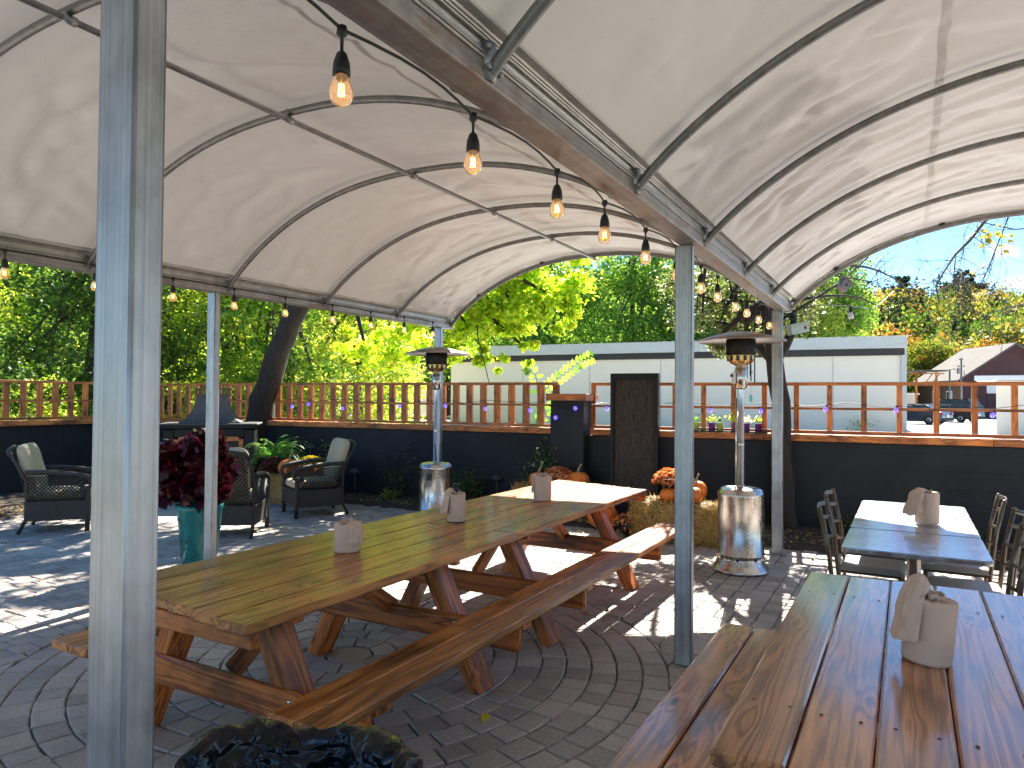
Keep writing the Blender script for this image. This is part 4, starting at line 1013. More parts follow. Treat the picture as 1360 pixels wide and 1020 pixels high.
for k in range(1300):
    a = rnd.uniform(0, math.tau); e = rnd.uniform(-.5, 1.0); rr = rnd.uniform(.55, 1) ** .5
    kk = 1 + .55 * noise.noise(Vector((math.cos(a) * 1.3, math.sin(a) * 1.3, e * 1.8))); q = Vector((math.cos(a) * .36 * rr * kk * math.cos(e * 1.3) - .03, math.sin(a) * .34 * rr * kk * math.cos(e * 1.3), .84 + .40 * math.sin(e * 1.3) * rr * kk))
    if q.z < .55 and q.to_2d().length < .2: continue
    pts.append(tuple(q))
broad_leaves('foliage', t, pts[:950], .155, 'burgundy', 1.6, .55)
b = MB()
for k in range(22): a = rnd.uniform(0, math.tau); b.tube([(0, 0, .5), (.1 * math.cos(a), .1 * math.sin(a), .75), (.25 * math.cos(a), .25 * math.sin(a), 1.0)], [.008, .006, .003], 'burgundy', 5)
b.build('stem', t)
def bale(label, loc, rz, size=(.92, .46, .42)):
    t = thing('hay_bale', label, 'hay bale', loc, rz, 'hay bales of the autumn display'); sx, sy, sz = size
    b = MB(); nx, ny, nz = 30, 16, 14
    b.box((0, 0, sz / 2), (sx - .05, sy - .05, sz - .04), 'straw_core', ch=.04); b.build('bale_core', t)
    n = 5200; V = []
    P = nr.uniform(-.5, .5, (n, 3)) * np.array([sx, sy, sz]); f = nr.integers(0, 5, n)
    ax = np.where(f < 2, 0, np.where(f < 4, 1, 2)); sg = np.where(f % 2 == 0, 1, -1); sg[ax == 2] = 1
    for i in range(n): P[i, ax[i]] = sg[i] * (np.array([sx, sy, sz])[ax[i]] / 2 - abs(nr.normal(0, .012)) + abs(nr.normal(0, .016)))
    P[:, 2] += sz / 2
    D = nr.normal(size=(n, 3)) * np.array([1.3, .8, .8]); out_ = np.zeros((n, 3)); out_[np.arange(n), ax] = sg
    D -= out_ * (D * out_).sum(1)[:, None] * .75; D /= np.linalg.norm(D, axis=1)[:, None]
    S = np.cross(D, out_ + nr.normal(0, .3, (n, 3))); S /= np.linalg.norm(S, axis=1)[:, None]
    ln = nr.uniform(.03, .11, n)[:, None]; w = .003
    V = np.stack([P - D * ln - S * w, P + D * ln - S * w, P + D * ln + S * w, P - D * ln + S * w], 1); V[:, :, 2] = np.maximum(V[:, :, 2], .004)
    o = quads('straw', V, nr.random(n), 'straw', t)
    b = MB()
    for x in (-.2, .2): b.tube([(x * sx * 1.0, -sy / 2 - .004, .01), (x * sx, -sy / 2 - .004, sz), (x * sx, sy / 2 + .004, sz + .004), (x * sx, sy / 2 + .004, .01)], .003, 'stem', 5)
    b.build('twine', t); return t
bale('hay bale under a burgundy mum and pumpkin beside the wicker chair', (-3.2, 10.66, 0), -.42)
bale('hay bale behind the far end of the long table below the slate panel', (.55, 9.45, 0), -.40)
bale('shaggy hay bale topped with pumpkins between the middle post and right heater', (1.93, 8.12, 0), -.55, (.95, .48, .42))
# loose straw
n = 900; P = np.stack([nr.normal(1.7, .55, n), nr.normal(8.0, .3, n), np.full(n, .01) + nr.uniform(0, .03, n)], 1); a = nr.uniform(0, math.tau, n); D = np.stack([np.cos(a), np.sin(a), nr.normal(0, .15, n)], 1); S = np.stack([-np.sin(a), np.cos(a), np.zeros(n)], 1)
V = np.stack([P - D * .06 - S * .002, P + D * .06 - S * .002, P + D * .06 + S * .002, P - D * .06 + S * .002], 1); V[:, :, 2] = np.maximum(V[:, :, 2], .003)
tag(quads('loose_straw', V, nr.random(n), 'straw'), 'loose straw strewn on the pavers in front of the shaggy bale', 'straw', kind='stuff')
def pumpkin(label, loc, r, sq=.82, tilt=(0, 0), rz=0, tall=False):
    t = thing('pumpkin', label, 'pumpkin', loc, rz, 'orange pumpkins of the autumn display', tilt=tilt)
    b = MB(); prof = []
    for i in range(25):
        a = -math.pi / 2 + math.pi * i / 24; prof.append((math.cos(a), math.sin(a)))
    ph = rnd.random()
    def fn(c, s, an):
        rib = 1 - .085 * abs(math.sin(an * 5.5 + ph)) ** .0 * (1 - abs(math.sin(an * 5.5 + ph))) ** 2 * 1.0
        dip = 1 - .16 * (max(0, abs(s) - .72) / .28) ** 2
        return (r * c * rib + .004 * r, r * sq * (1 + s * dip))
    b.lathe(prof, 'pumpkin', seg=66, fn=fn); b.build('pumpkin_shell', t)
    k = MB(); z = r * sq * 1.86; k.tube([(0, 0, z - .02), (.005, 0, z + .25 * r), (.09 * r + .01, 0, z + .5 * r), (.3 * r, 0, z + .68 * r)], [r * .17, r * .10, r * .085, r * .10], 'stem', 8); k.build('stem', t)
    return t
pumpkin('round pumpkin on the left hay bale before the burgundy mum', (-3.25, 10.40, .425), .165)
pumpkin('pumpkin half hidden by the wicker chair, right of the round one', (-2.98, 10.34, .425), .13)
pumpkin('pumpkin with an upright pale stem left of the orange mum', (.36, 9.28, .425), .135)
pumpkin('pumpkin with a tall curved stem right of the orange mum', (.88, 9.35, .425), .15, .75)
pumpkin('big pumpkin on the ground beneath the far end of the table', (1.13, 8.75, .0), .19)
pumpkin('small pumpkin under the bronze mum on the shaggy bale', (1.80, 8.10, .425), .105)
pumpkin('pumpkin on the shaggy bale just behind the middle tent post', (2.03, 7.98, .425), .125)
pumpkin('tall pumpkin at the right end of the shaggy bale', (2.14, 8.22, .425), .125, 1.0)
def mum(label, loc, r, mat, n=900, green=True, flat=.75, pot='black', ph=.14, size=.035):
    t = thing('potted_mum', label, 'potted flowers', loc, 0, 'mounded potted chrysanthemums')
    b = MB(); b.lathe([(0, 0), (r * .45, 0), (r * .6, ph), (r * .63, ph + .005), (0, ph + .003)], pot, seg=20); b.build('pot', t)
    P = []; 
    for i in range(n):
        v_ = Vector(nr.normal(size=3)).normalized(); v_.z = abs(v_.z) - .18; q = v_ * r * (1 + nr.normal(0, .035)); P.append((q.x, q.y, q.z * flat + ph))
    P = np.array(P); V = leafsoup(P, size, .1, .95); quads('blossoms', V, nr.random(n), mat, t, k=6)
    P2 = P * np.array([.88, .88, .9]) + np.array([0, 0, ph * .08]); V = leafsoup(P2[: n // 2], size * 1.3, .1, .6); quads('leaves', V, nr.random(len(P2[: n // 2])), 'leaf_dark', t, k=6)
    return t
mum('burgundy mum on the left hay bale under the fern', (-3.56, 10.74, .42), .25, 'mum_red', 1100, ph=.10)
mum('bright yellow mum behind the arm of the wicker chair', (-3.02, 10.66, .42), .25, 'mum_yellow', 1100, ph=.13)
mum('bronze-orange mum between two pumpkins behind the long table', (.62, 9.42, .42), .21, 'mum_orange', 800)
mum('bronze-orange mum on top of the shaggy hay bale beside the middle post', (1.86, 8.24, .56), .215, 'mum_orange', 800, ph=.10)
mum('dull red mum in shade against the wall left of the fireplace', (-5.9, 10.9, .0), .42, 'mum_red', 1200, ph=.28)
mum('low orange and green marigold clump at the table end', (1.42, 8.32, 0.0), .24, 'mum_orange', 260, ph=.12)
t = thing('potted_fern', 'big bright green arching fern behind the burgundy mum', 'fern', (-3.78, 11.15, .14))
b = MB(); b.lathe([(0, -.14), (.16, -.14), (.22, .5), (.24, .52), (0, .5)], 'black', seg=24); b.build('pot', t)
VV = []
for k in range(95):
    a = rnd.uniform(0, math.tau); ln = rnd.uniform(.42, .72); el = rnd.uniform(.5, 1.35); d = Vector((math.cos(a), math.sin(a), 0)); sd_ = Vector((-d.y, d.x, 0)); pos = Vector((0, 0, .52)) + d * .06
    th = el; st = ln / 16
    for i in range(16):
        nx_ = pos + (d * math.cos(th) + Vector((0, 0, 1)) * math.sin(th)) * st; th -= rnd.uniform(.08, .15); w = .065 * math.sin(math.pi * (i + .7) / 17.5) + .01
        for sg in (-1, 1):
            q0 = pos; q1 = nx_; o_ = sd_ * sg * w + Vector((0, 0, -.012)) + (nx_ - pos) * .4
            VV.append((q0, q0 + (q1 - q0) * .35 + o_ * .6, q0 + o_ * 1.0 + (q1 - q0) * .3, q0 + (q1 - q0) * .55))
        pos = nx_
V = np.array([[tuple(p_) for p_ in q] for q in VV]); quads('fronds', V, np.clip(.6 + nr.normal(0, .25, len(V)), 0, 1), 'fern', t)
# path lights
def path_light(label, loc, h):
    t = thing('path_light', label, 'garden light', loc, 0, 'mushroom-shaped garden path lights')
    b = MB(); b.tube([(0, 0, 0), (0, 0, h - .03)], .011, 'hood', 8); b.build('stake', t)
    b = MB(); b.lathe([(0, h + .02), (.02, h + .018), (.045, h), (.098, h - .045), (.092, h - .048), (.02, h - .02), (0, h - .02)], 'slate', seg=24); b.build('shade', t)
path_light('small mushroom path light before the dark wall right of the left heater', (-.21, 10.35, .03), .44)
path_light('mushroom path light right of the left-facing wicker chair', (-2.45, 11.1, .03), .44)
path_light('taller copper-lit path light above the yellow mum', (-3.25, 11.45, .03), .80)
# shrubs in the bed
def shrub(name, label, loc, h, w, n, mat, size=.03, twig=18, dens=1, flowers=None, group='shrubs in the planting bed'):
    t = thing(name, label, 'shrub', loc, 0, group); b = MB(); P = []
    for k in range(twig):
        a = rnd.uniform(0, math.tau); ln = h * rnd.uniform(.55, 1); sp = rnd.uniform(.1, 1) * w; pts = []
        for i in range(7):
            f = i / 6; pts.append((math.cos(a) * sp * f ** .8 + .02 * math.sin(f * 7 + k), math.sin(a) * sp * f ** .8, ln * f - .12 * h * f * f * (sp / w)))
        b.tube(pts, [.007 * (1 - i / 8) for i in range(7)], 'bark', 5)
        for j in range(n // twig):
            f = rnd.uniform(.25, 1); i = min(5, int(f * 6)); q = Vector(pts[i]).lerp(Vector(pts[i + 1]), f * 6 - i); s_ = .05 * h * dens + .015; P.append((q.x + rnd.gauss(0, s_), q.y + rnd.gauss(0, s_), max(.03, q.z + rnd.gauss(0, s_))))
    b.build('stems', t); V = leafsoup(np.array(P), size, .3, .55); quads('foliage', V, nr.random(len(P)), mat, t, k=6)
    if flowers:
        fm, fn_ = flowers
        for q in rnd.sample(P, fn_):
            Q = [(q[0] + rnd.gauss(0, .012), q[1] + rnd.gauss(0, .012), q[2] + rnd.gauss(0, .012)) for j in range(16)]
            V = leafsoup(np.array(Q), .032, .1, .9); quads('flower', V, nr.random(len(Q)), fm, t, k=6)
    return t
M['white_petal'] = foliage('white_petals', [(.7, .7, .65), (.8, .8, .76)], .3)
shrub('thin_shrub', 'thin sparse dark shrub against the charcoal wall left of the heater', (-1.72, 11.0, .03), .95, .42, 900, 'leaf_dark', .032, 16)
shrub('boxwood_shrub', 'low dense dark green shrub right of the left heater', (-.62, 10.45, .03), .52, .30, 2600, 'leaf_dark', .03, 30, 1.6)
shrub('rose_bush', 'rose bush with a few white blooms left of the slate panel', (.48, 9.95, .03), 1.08, .55, 1500, 'leaf_dark', .04, 18, 1, ('white_petal', 6))
shrub('sparse_plant', 'sparse leafy plant on the wall base right of the fern', (-2.95, 11.75, .03), .95, .3, 420, 'leaf_green', .05, 9)
shrub('ground_plant', 'low yellowing plant at the bed edge before the thin shrub', (-1.85, 10.72, .03), .22, .22, 260, 'leaf_mix', .035, 10)
shrub('bed_plant', 'scraggly low plant in the bed by the far right post', (3.9, 8.35, .03), .26, .3, 260, 'leaf_dark', .035, 10)
shrub('bed_plant', 'small low plant at the foot of the right wall behind the tables', (5.0, 7.75, .03), .2, .25, 180, 'leaf_dark', .035, 9)
# pots on the wall cap
def small_pot(label, tt, mat, leafm, r=.048, big=1):
    p_ = WP(tt, .045, 1.205); t = thing('small_flower_pot', label, 'flower pot', p_, 0, 'little pots standing on the wall cap')
    b = MB(); b.lathe([(0, 0), (r * .72, 0), (r, .085), (r * 1.08, .088), (r * 1.08, .10), (r * .9, .10), (r * .85, .085), (0, .08)], mat, seg=20); b.build('pot', t)
    P = [(rnd.gauss(0, .032 * big), rnd.gauss(0, .032 * big), .12 + abs(rnd.gauss(0, .035 * big))) for _ in range(int(70 * big))]
    V = leafsoup(np.array(P), .032, .3, .6); quads('foliage', V, nr.random(len(P)), leafm, t, k=6)
for tt, m_, lf, lab, bg_ in ((9.62, 'white', 'leaf_dark', 'white little pot, first right of the middle post', .8), (9.76, 'lime', 'fern', 'lime green little pot beside the white one', .8), (9.96, 'purple', 'leaf_mix', 'purple little pot just left of the heater pole', 1), (10.06, 'lime', 'leaf_dark', 'lime pot mostly behind the heater pole', .8),
                         (10.26, 'purple', 'leaf_lime', 'purple pot with the tallest yellow-green sprig', 1.5), (10.385, 'purple', 'white_petal', 'purple pot with pale blooms between two others', 1), (10.53, 'purple', 'leaf_mix', 'purple pot nearest the bark of the tree trunk', 1)):
    small_pot(lab, tt, m_, lf, big=bg_)
t = tag(MB().box((0, 0, .01), (1.12, .12, .02), 'black', ch=.004).build('pot_tray'), 'long black tray under the little pots on the wall cap', 'tray'); q = WP(10.08, .045, 1.185); t.location = q; t.rotation_euler = (0, 0, math.atan2(WD.y, WD.x))
# ================================================================== TREES
def crown_leaves(ells, n_tot, size, k=6, sig=.16, aspect=.62, flat=.4, clump=90):
    """leaf clumps spread through ellipsoids [(centre, radii)]; returns soup and clump centres"""
    vol = np.array([r[0] * r[1] * r[2] for c, r in ells]) ** .67; vol /= vol.sum(); PP = []; CE = []
    for (c, r), w in zip(ells, vol):
        n = int(n_tot * w); m = max(4, n // clump)
        d = nr.normal(size=(m, 3)); d /= np.linalg.norm(d, axis=1)[:, None]; d *= (nr.uniform(.25, 1, m) ** .45)[:, None]
        cc = np.array(c) + d * np.array(r); CE += [tuple(q) for q in cc[:10]]
        wts = nr.uniform(.3, 1.6, m); idx = nr.choice(m, n, p=wts / wts.sum())
        s = sig * (r[0] * r[1] * r[2]) ** (1 / 3)
        PP.append(cc[idx] + nr.normal(size=(n, 3)) * s * nr.uniform(.5, 1.3, (m,))[idx][:, None] * np.array([1, 1, .7]))
    P = np.concatenate(PP); return P, CE
def soup4(P, size):
    n = len(P); nrm = nr.normal(size=(n, 3)); nrm /= np.linalg.norm(nrm, axis=1)[:, None]
    t = np.cross(nrm, nr.normal(size=(n, 3))); t /= np.linalg.norm(t, axis=1)[:, None]; b = np.cross(nrm, t); s = (size * nr.uniform(.5, 1.3, n))[:, None]
    return np.stack([P - t * s * .6, P + b * s * .42 - nrm * s * .1, P + t * s * .6, P - b * s * .42 + nrm * s * .12], 1)
def leaf_cv(P, clumpy=.35, scale=.8):
    return np.clip(np.array([.5 + clumpy * 1.4 * noise.noise(Vector(p * scale)) for p in P.astype(float)[:: max(1, len(P) // 3000)]]).repeat(max(1, len(P) // 3000))[: len(P)] if False else .5 + nr.normal(0, .26, len(P)), 0, 1)
def tree(name, label, trunk, radii, ells, n, size, mat, bark='bark', limbs=5, group=None, cat='tree', hexa=True, clump=90, sig=.16, extra=None, tw=True, cvb=0, ls=.45):
    base = Vector(trunk[0]); t = thing(name, label, cat, base, 0, group)
    off = lambda q: tuple(Vector(q) - base)
    b = MB(); sm_ = []
    tr = [Vector(q) for q in trunk]
    for i in range(len(tr) - 1):
        for f in (0, .33, .66): q = tr[i].lerp(tr[i + 1], f); sm_.append((q.x + rnd.gauss(0, radii[0] * .08), q.y + rnd.gauss(0, radii[0] * .08), q.z))
    sm_.append(tuple(tr[-1])); m = len(sm_)
    rr = [radii[0] + (radii[1] - radii[0]) * (i / (m - 1)) ** .8 for i in range(m)]; rr[0] *= 1.25
    b.tube([off(q) for q in sm_], rr, bark, 14 if radii[0] > .1 else 8); b.build('trunk', t)
    P, CE = crown_leaves(ells, n, size, clump=clump, sig=sig)
    b = MB()
    for c in rnd.sample(CE, min(limbs * max(1, len(ells) // 2), len(CE))):
        s = rnd.uniform(ls, 1) * (m - 1); q0 = Vector(sm_[int(s)]); q1 = Vector(c); ln = (q1 - q0).length; pts = []
        bend = Vector((rnd.gauss(0, .1), rnd.gauss(0, .1), rnd.uniform(0, .16))) * ln
        for i in range(7): f = i / 6; pts.append(off(q0.lerp(q1, f) + bend * math.sin(math.pi * f)))
        r0 = min(radii[1] * 1.1 + .01 * ln, radii[0] * .5); b.tube(pts, [r0 * (1 - .85 * i / 6) for i in range(7)], bark, 6)
        if tw:
            for k in range(4):
                i = rnd.randint(2, 5); a = Vector(pts[i]); d = Vector((rnd.gauss(0, 1), rnd.gauss(0, 1), rnd.gauss(.1, .8))).normalized() * ln * rnd.uniform(.12, .3)
                b.tube([tuple(a), tuple(a + d * .5 + Vector((0, 0, .02 * ln))), tuple(a + d)], [r0 * .3, r0 * .18, r0 * .06], bark, 4)
    if extra:
        for pts, r0, r1 in extra:
            k = len(pts) - 1; b.tube([off(q) for q in pts], [r0 + (r1 - r0) * i / k for i in range(k + 1)], bark, 7)
    if b.v: b.build('limbs', t)
    Pl = P - np.array(base); V = leafsoup(Pl, size, .35, .62, .5) if hexa else soup4(Pl, size)
    cv = np.clip(.5 + cvb + nr.normal(0, .25, len(P)), 0, 1)
    quads('crown', V, cv, mat, t, k=6 if hexa else 4); return t
def spray(pts, nsub, ln, rng, depth=2, r0=.006, out=None):
    """fine bare twigs growing off a limb polyline"""
    out = [] if out is None else out
    pts = [Vector(p) for p in pts]
    for _ in range(nsub):
        i = rng.randint(0, len(pts) - 2); q = pts[i].lerp(pts[i + 1], rng.random()); base = (pts[i + 1] - pts[i]).normalized()
        d = (base * rng.uniform(.3, 1.1) + Vector((rng.gauss(0, .5), rng.gauss(0, .5), rng.gauss(-.05, .55)))).normalized(); l = ln * rng.uniform(.4, 1.1); seg = [q]
        for k in range(5): d = (d + Vector((rng.gauss(0, .16), rng.gauss(0, .16), rng.gauss(-.03, .16)))).normalized(); q = q + d * l / 5; seg.append(q)
        out.append((seg, r0, r0 * .3))
        if depth > 1: spray(seg, max(2, int(nsub * .35)), ln * .5, rng, depth - 1, r0 * .6, out)
    return out
# leaning tree with the lime branches
vine = [[(-.9, 11.9, 3.5), (-.63, 11.6, 3.13), (-.56, 11.6, 2.57), (-.43, 11.6, 2.08), (-.37, 11.6, 1.83)],
        [(-2.9, 11.7, 5.0), (-2.2, 11.9, 4.7), (-1.6, 11.8, 4.2), (-.8, 11.7, 3.6), (-.1, 11.7, 3.0), (.4, 11.7, 2.6)],
        [(-2.8, 11.6, 5.4), (-1.8, 12.1, 5.5), (-.8, 12.2, 5.2), (.3, 12.1, 4.7), (1.2, 12, 4.2)]]
lt = tree('leaning_tree', 'leaning dark trunk at the fence carrying bright lime leaves over the wall', [(-4.72, 12.42, -.05), (-4.46, 12.3, .97), (-4.29, 12.23, 1.55), (-4.08, 12.15, 2.2), (-3.8, 12.08, 2.85), (-3.5, 12.0, 3.4), (-3.0, 11.8, 4.6), (-2.6, 11.4, 6.0)], (.27, .12),
     [((-.35, 12.1, 3.75), (.95, .8, .95)), ((.55, 12.0, 3.75), (.75, .7, .75)), ((-.2, 11.9, 2.95), (.85, .5, .42)), ((.75, 11.9, 3.0), (.42, .4, .42)), ((-1.3, 12.2, 2.7), (.8, .5, .45)), ((-2.3, 12.3, 2.5), (.8, .5, .4)), ((-.35, 11.7, 2.2), (.28, .25, .3)), ((.35, 11.8, 2.35), (.25, .2, .3))], 19000, .10, 'leaf_lime', 'bark_dark', 2, ls=.9,
     extra=[(v_, .022 if i else .012, .006) for i, v_ in enumerate(vine)])
P, CE = crown_leaves([((-1.8, 13.4, 6.6), (2.6, 1.6, 1.2)), ((-4.6, 13.2, 6.0), (2.4, 1.6, 1.3))], 9000, .11)
V = leafsoup(P - np.array((-4.72, 12.42, -.05)), .12); quads('upper_crown', V, nr.random(len(P)), 'leaf_green', lt, k=6)
for pts, n_, lab in (([(0, 0, 1.15), (.19, -.1, 1.71), (.49, -.1, 1.96), (.78, -.1, 2.18), (1.04, -.1, 2.31)], 26, 'longest bright compound leaf arching right above the pillar cap'), ([(.1, 0, 1.15), (.13, -.1, 1.55), (.09, -.1, 1.96), (-.05, -.1, 2.12), (-.12, -.1, 2.08)], 14, 'shorter bright sprig curling left above the trellis rail'), ([(-.1, .1, .9), (.3, .1, 1.4), (.5, .1, 1.55)], 16, 'low sprig behind the trellis just left of the pillar')):
    t = thing('leafy_sprig', lab, 'plant', (.3, 11.6, 0), group='bright sprigs by the pillar'); b = MB(); VV = []
    pts = [(pts[0][0], pts[0][1], .0)] + [Vector(q) for q in pts]; pts = [Vector(q) for q in pts]; b.tube(pts, [.012, .01, .008, .006, .004, .003][:len(pts)], 'fern', 6)
    for i in range(n_):
        s = (1 + (len(pts) - 2) * (.3 + .7 * i / n_)) * .999; q = pts[int(s)].lerp(pts[int(s) + 1], s % 1); d = (pts[int(s) + 1] - pts[int(s)]).normalized(); sg = 1 if i % 2 else -1
        side = Vector((-d.z, rnd.gauss(0, .3), d.x)).normalized() * sg; tip = q + side * .13 + d * .03; w = d * .035
        VV.append([tuple(q), tuple(q + side * .05 + w), tuple(q + side * .1 + w * .8), tuple(tip), tuple(q + side * .1 - w * .6), tuple(q + side * .05 - w)])
    b.build('stem', t); quads('leaflets', np.array(VV), np.clip(.45 + nr.normal(0, .2, len(VV)), 0, 1), 'leaf_green', t, k=6)
# near trees behind the left fence
GL = 'leafy trees beyond the left fence'
for i, (x, y, h, rw, mat, sz, n, lab) in enumerate([
    (-11.8, 13.0, 6.5, 2.4, 'leaf_green', .125, 15000, 'broad-leaved green tree at the far left behind the trellis, leaves down to the wall'),
    (-9.3, 15.8, 7.5, 2.2, 'leaf_dark', .12, 15000, 'dark green tree seen left of the thick front post'),
    (-7.2, 17.6, 7.5, 2.0, 'leaf_mix', .115, 14000, 'yellow-green tree between the front post and the thin left post'),
    (-5.3, 16.4, 7.0, 1.7, 'leaf_green', .11, 11000, 'tree with sunlit leaves directly behind the leaning trunk'),
    (-4.1, 19.5, 7.5, 1.9, 'leaf_mix', .11, 13000, 'pale yellow-green tree right of the leaning trunk'),
    ]):
    ells = [((x, y, h * .72), (rw, rw * .9, h * .28)), ((x + rnd.uniform(-.6, .6), y - .5, h * .42), (rw * .95, rw * .75, h * .2)), ((x - rw * .5, y - .4, h * .28), (rw * .6, rw * .5, h * .13)), ((x + rw * .45, y - .3, h * .25), (rw * .55, rw * .5, h * .12))]
    tree('green_tree', lab, [(x, y, -.05), (x + rnd.uniform(-.2, .2), y, h * .3), (x + rnd.uniform(-.3, .3), y, h * .6), (x, y, h * .9)], (.14, .04), ells, n, sz, mat, limbs=7, group=GL, sig=.2, clump=60)
for i, (x, y, h, rw, mat, lab) in enumerate([(-19, 23, 8, 3.2, 'leaf_mix', 'tall light green tree far left in the second row'), (-13.5, 25, 8.5, 3.2, 'leaf_green', 'tall green tree in the second row behind the front post'), (-9.6, 27, 9, 3.0, 'leaf_lime', 'tall bright lime tree in the second row right of the front post'), (-6.6, 28, 9.5, 2.5, 'leaf_mix', 'tall slender yellow-green tree left of the white building')]):
    ells = [((x, y, h * .68), (rw, rw, h * .3)), ((x - .8, y - .6, h * .35), (rw * .95, rw * .8, h * .24)), ((x + .9, y - .6, h * .22), (rw * .8, rw * .7, h * .18))]
    tree('tall_tree', lab, [(x, y, -.05), (x, y, h * .4), (x + .3, y, h * .9)], (.2, .05), ells, 17000, .20, mat, limbs=7, group='second row of trees beyond the left fence', sig=.2, clump=60)
# woodland backdrop on the left
P, _ = crown_leaves([((x, 38 + (x % 7) * .6, 4 + (x % 5) * .6), (4, 2.5, 5)) for x in range(-44, -6, 4)], 42000, .5, clump=50, sig=.2)
P = P[(P[:, 2] > 0) & (P[:, 0] < -.112 * P[:, 1] - 1.2)]
tag(quads('woodland', soup4(P, .42), np.clip(.5 + nr.normal(0, .25, len(P)), 0, 1), 'leaf_mix', k=4), 'dense sunlit green woodland closing the view beyond the left trees', 'woodland', kind='stuff')
# understorey behind the left fence
P, _ = crown_leaves([((-12 + 1.1 * i, 15.4 + rnd.uniform(-.4, 2.0), .9), (1.0, .7, 1.1)) for i in range(9)], 22000, .1, clump=60, sig=.2)
P = P[(P[:, 2] > 0) & (P[:, 1] > 14.4)]
tag(quads('undergrowth', leafsoup(P, .10), nr.random(len(P)), 'leaf_mix', k=6), 'tangled undergrowth just behind the left trellis', 'undergrowth', kind='stuff')
# hemlock by the right tent post
rg = random.Random(5)
BR = {'B': [(3.37, 8.9, 3.33), (3.8, 9.16, 3.3), (4.3, 9.42, 3.27), (4.68, 9.68, 3.28), (5.05, 9.94, 3.28), (5.38, 10.2, 3.39)],
      'C': [(3.41, 8.9, 3.42), (3.99, 9.14, 3.43), (4.49, 9.39, 3.4), (4.82, 9.63, 3.43), (5.12, 9.87, 3.42), (5.43, 10.11, 3.38), (5.75, 10.36, 3.28), (6.04, 10.6, 3.19)],
      'D': [(3.15, 8.6, 2.75), (3.74, 9.0, 2.9), (4.11, 9.2, 2.97), (4.43, 9.4, 3.0), (4.74, 9.6, 3.0), (5.02, 9.8, 2.94), (5.32, 10.0, 2.86)],
      'E': [(3.15, 8.6, 2.5), (4.08, 9.11, 3.03), (4.44, 9.43, 3.23), (4.83, 9.74, 3.52), (5.15, 10.06, 3.74), (5.52, 10.37, 3.93), (6.09, 10.69, 4.19), (6.8, 11.0, 4.46)],
      'F': [(3.15, 8.55, 2.75), (3.04, 8.94, 2.85), (2.7, 9.08, 2.87), (2.4, 9.22, 2.97), (2.09, 9.36, 2.9), (1.87, 9.5, 2.67)]}
ex = [([(3.1, 8.5, 3.3)] + BR['B'], .016, .006), ([(3.1, 8.5, 3.4)] + BR['C'], .022, .007), (BR['D'], .022, .008), (BR['E'], .018, .006), (BR['F'], .016, .005)]
for kx, nn in (('B', 9), ('C', 12), ('D', 7), ('E', 7), ('F', 6)): ex += spray(BR[kx], nn, .75, rg, 2, .005)
hk = tree('conifer_tree', 'rough dark trunk right behind the far right tent post with feathery boughs', [(3.36, 8.62, -.05), (3.3, 8.6, .61), (3.25, 8.57, 1.34), (3.18, 8.55, 2.07), (3.14, 8.52, 2.52), (3.09, 8.5, 2.97), (3.0, 8.4, 4.5), (3.0, 8.3, 7.0)], (.145, .06),
     [((2.55, 9.25, 2.72), (.62, .4, .22)), ((3.25, 9.3, 2.55), (.6, .4, .2)), ((3.75, 9.4, 2.75), (.45, .35, .25)), ((2.6, 9.5, 3.15), (.6, .4, .3)), ((3.5, 9.3, 3.05), (.5, .4, .2)), ((2.9, 9.3, 2.30), (.35, .3, .12))], 9000, .05, 'needle', 'bark_dark', 3, extra=ex, clump=45, sig=.22)
P, CE = crown_leaves([((3.0, 8.6, 5.6), (.9, .8, .9)), ((3.1, 8.5, 7.0), (.7, .7, .8))], 5000, .1, clump=60)
base = np.array((3.36, 8.62, -.05)); V = leafsoup(P - base, .15); quads('upper_crown', V, nr.random(len(P)), 'needle', hk, k=6)
b = MB()
for c in rnd.sample(CE, 16): b.tube([tuple(np.array((3.0, 8.35, rnd.uniform(4, 6))) - base), tuple(np.array(c) - base)], [.03, .01], 'bark_dark', 6)
b.build('upper_limbs', hk)
# bare tree reaching in from the right
LA = [(8.46, 11.0, 5.54), (7.68, 10.75, 4.81), (7.01, 10.5, 4.27), (6.69, 10.33, 3.96), (6.37, 10.17, 3.71), (6.2, 10.0, 3.58), (6.0, 9.83, 3.4), (5.8, 9.67, 3.17), (5.74, 9.5, 2.93)]
LB = [(6.28, 10.0, 3.65), (6.19, 9.9, 3.39), (6.14, 9.8, 3.21), (6.18, 9.7, 2.98)]
t = thing('bare_tree', 'nearly bare tree whose thin twigs hang against the blue sky at right', 'tree', (9.6, 11.2, -.05)); b = MB(); bs = Vector((9.6, 11.2, -.05))
b.tube([(0, 0, 0), (-.1, 0, 2), (-.3, 0, 4), (-1.14, -.2, 5.59)], [.17, .14, .11, .05], 'bark', 12); b.build('trunk', t)
ex = [(LA, .034, .007), (LB, .010, .004), ([(8.46, 11, 5.54), (7.6, 10.7, 4.6), (7.2, 10.5, 3.9), (6.9, 10.4, 3.3)], .016, .005), ([(9.4, 11.1, 3.2), (8.6, 10.9, 3.4), (7.8, 10.8, 3.1), (7.1, 10.7, 2.9)], .018, .005), ([(9.3, 11.1, 4), (8.4, 10.8, 4.3), (7.4, 10.4, 4.15), (6.6, 10.1, 4.2), (5.9, 9.9, 4.05)], .018, .004)]
for q in list(ex): ex += spray(q[0], 11, 1.0, rg, 3, .0055)
b = MB()
for pts, r0, r1 in ex:
    k = len(pts) - 1; b.tube([tuple(Vector(q) - bs) for q in pts], [r0 + (r1 - r0) * i / k for i in range(k + 1)], 'bark', 5)
b.build('limbs', t)
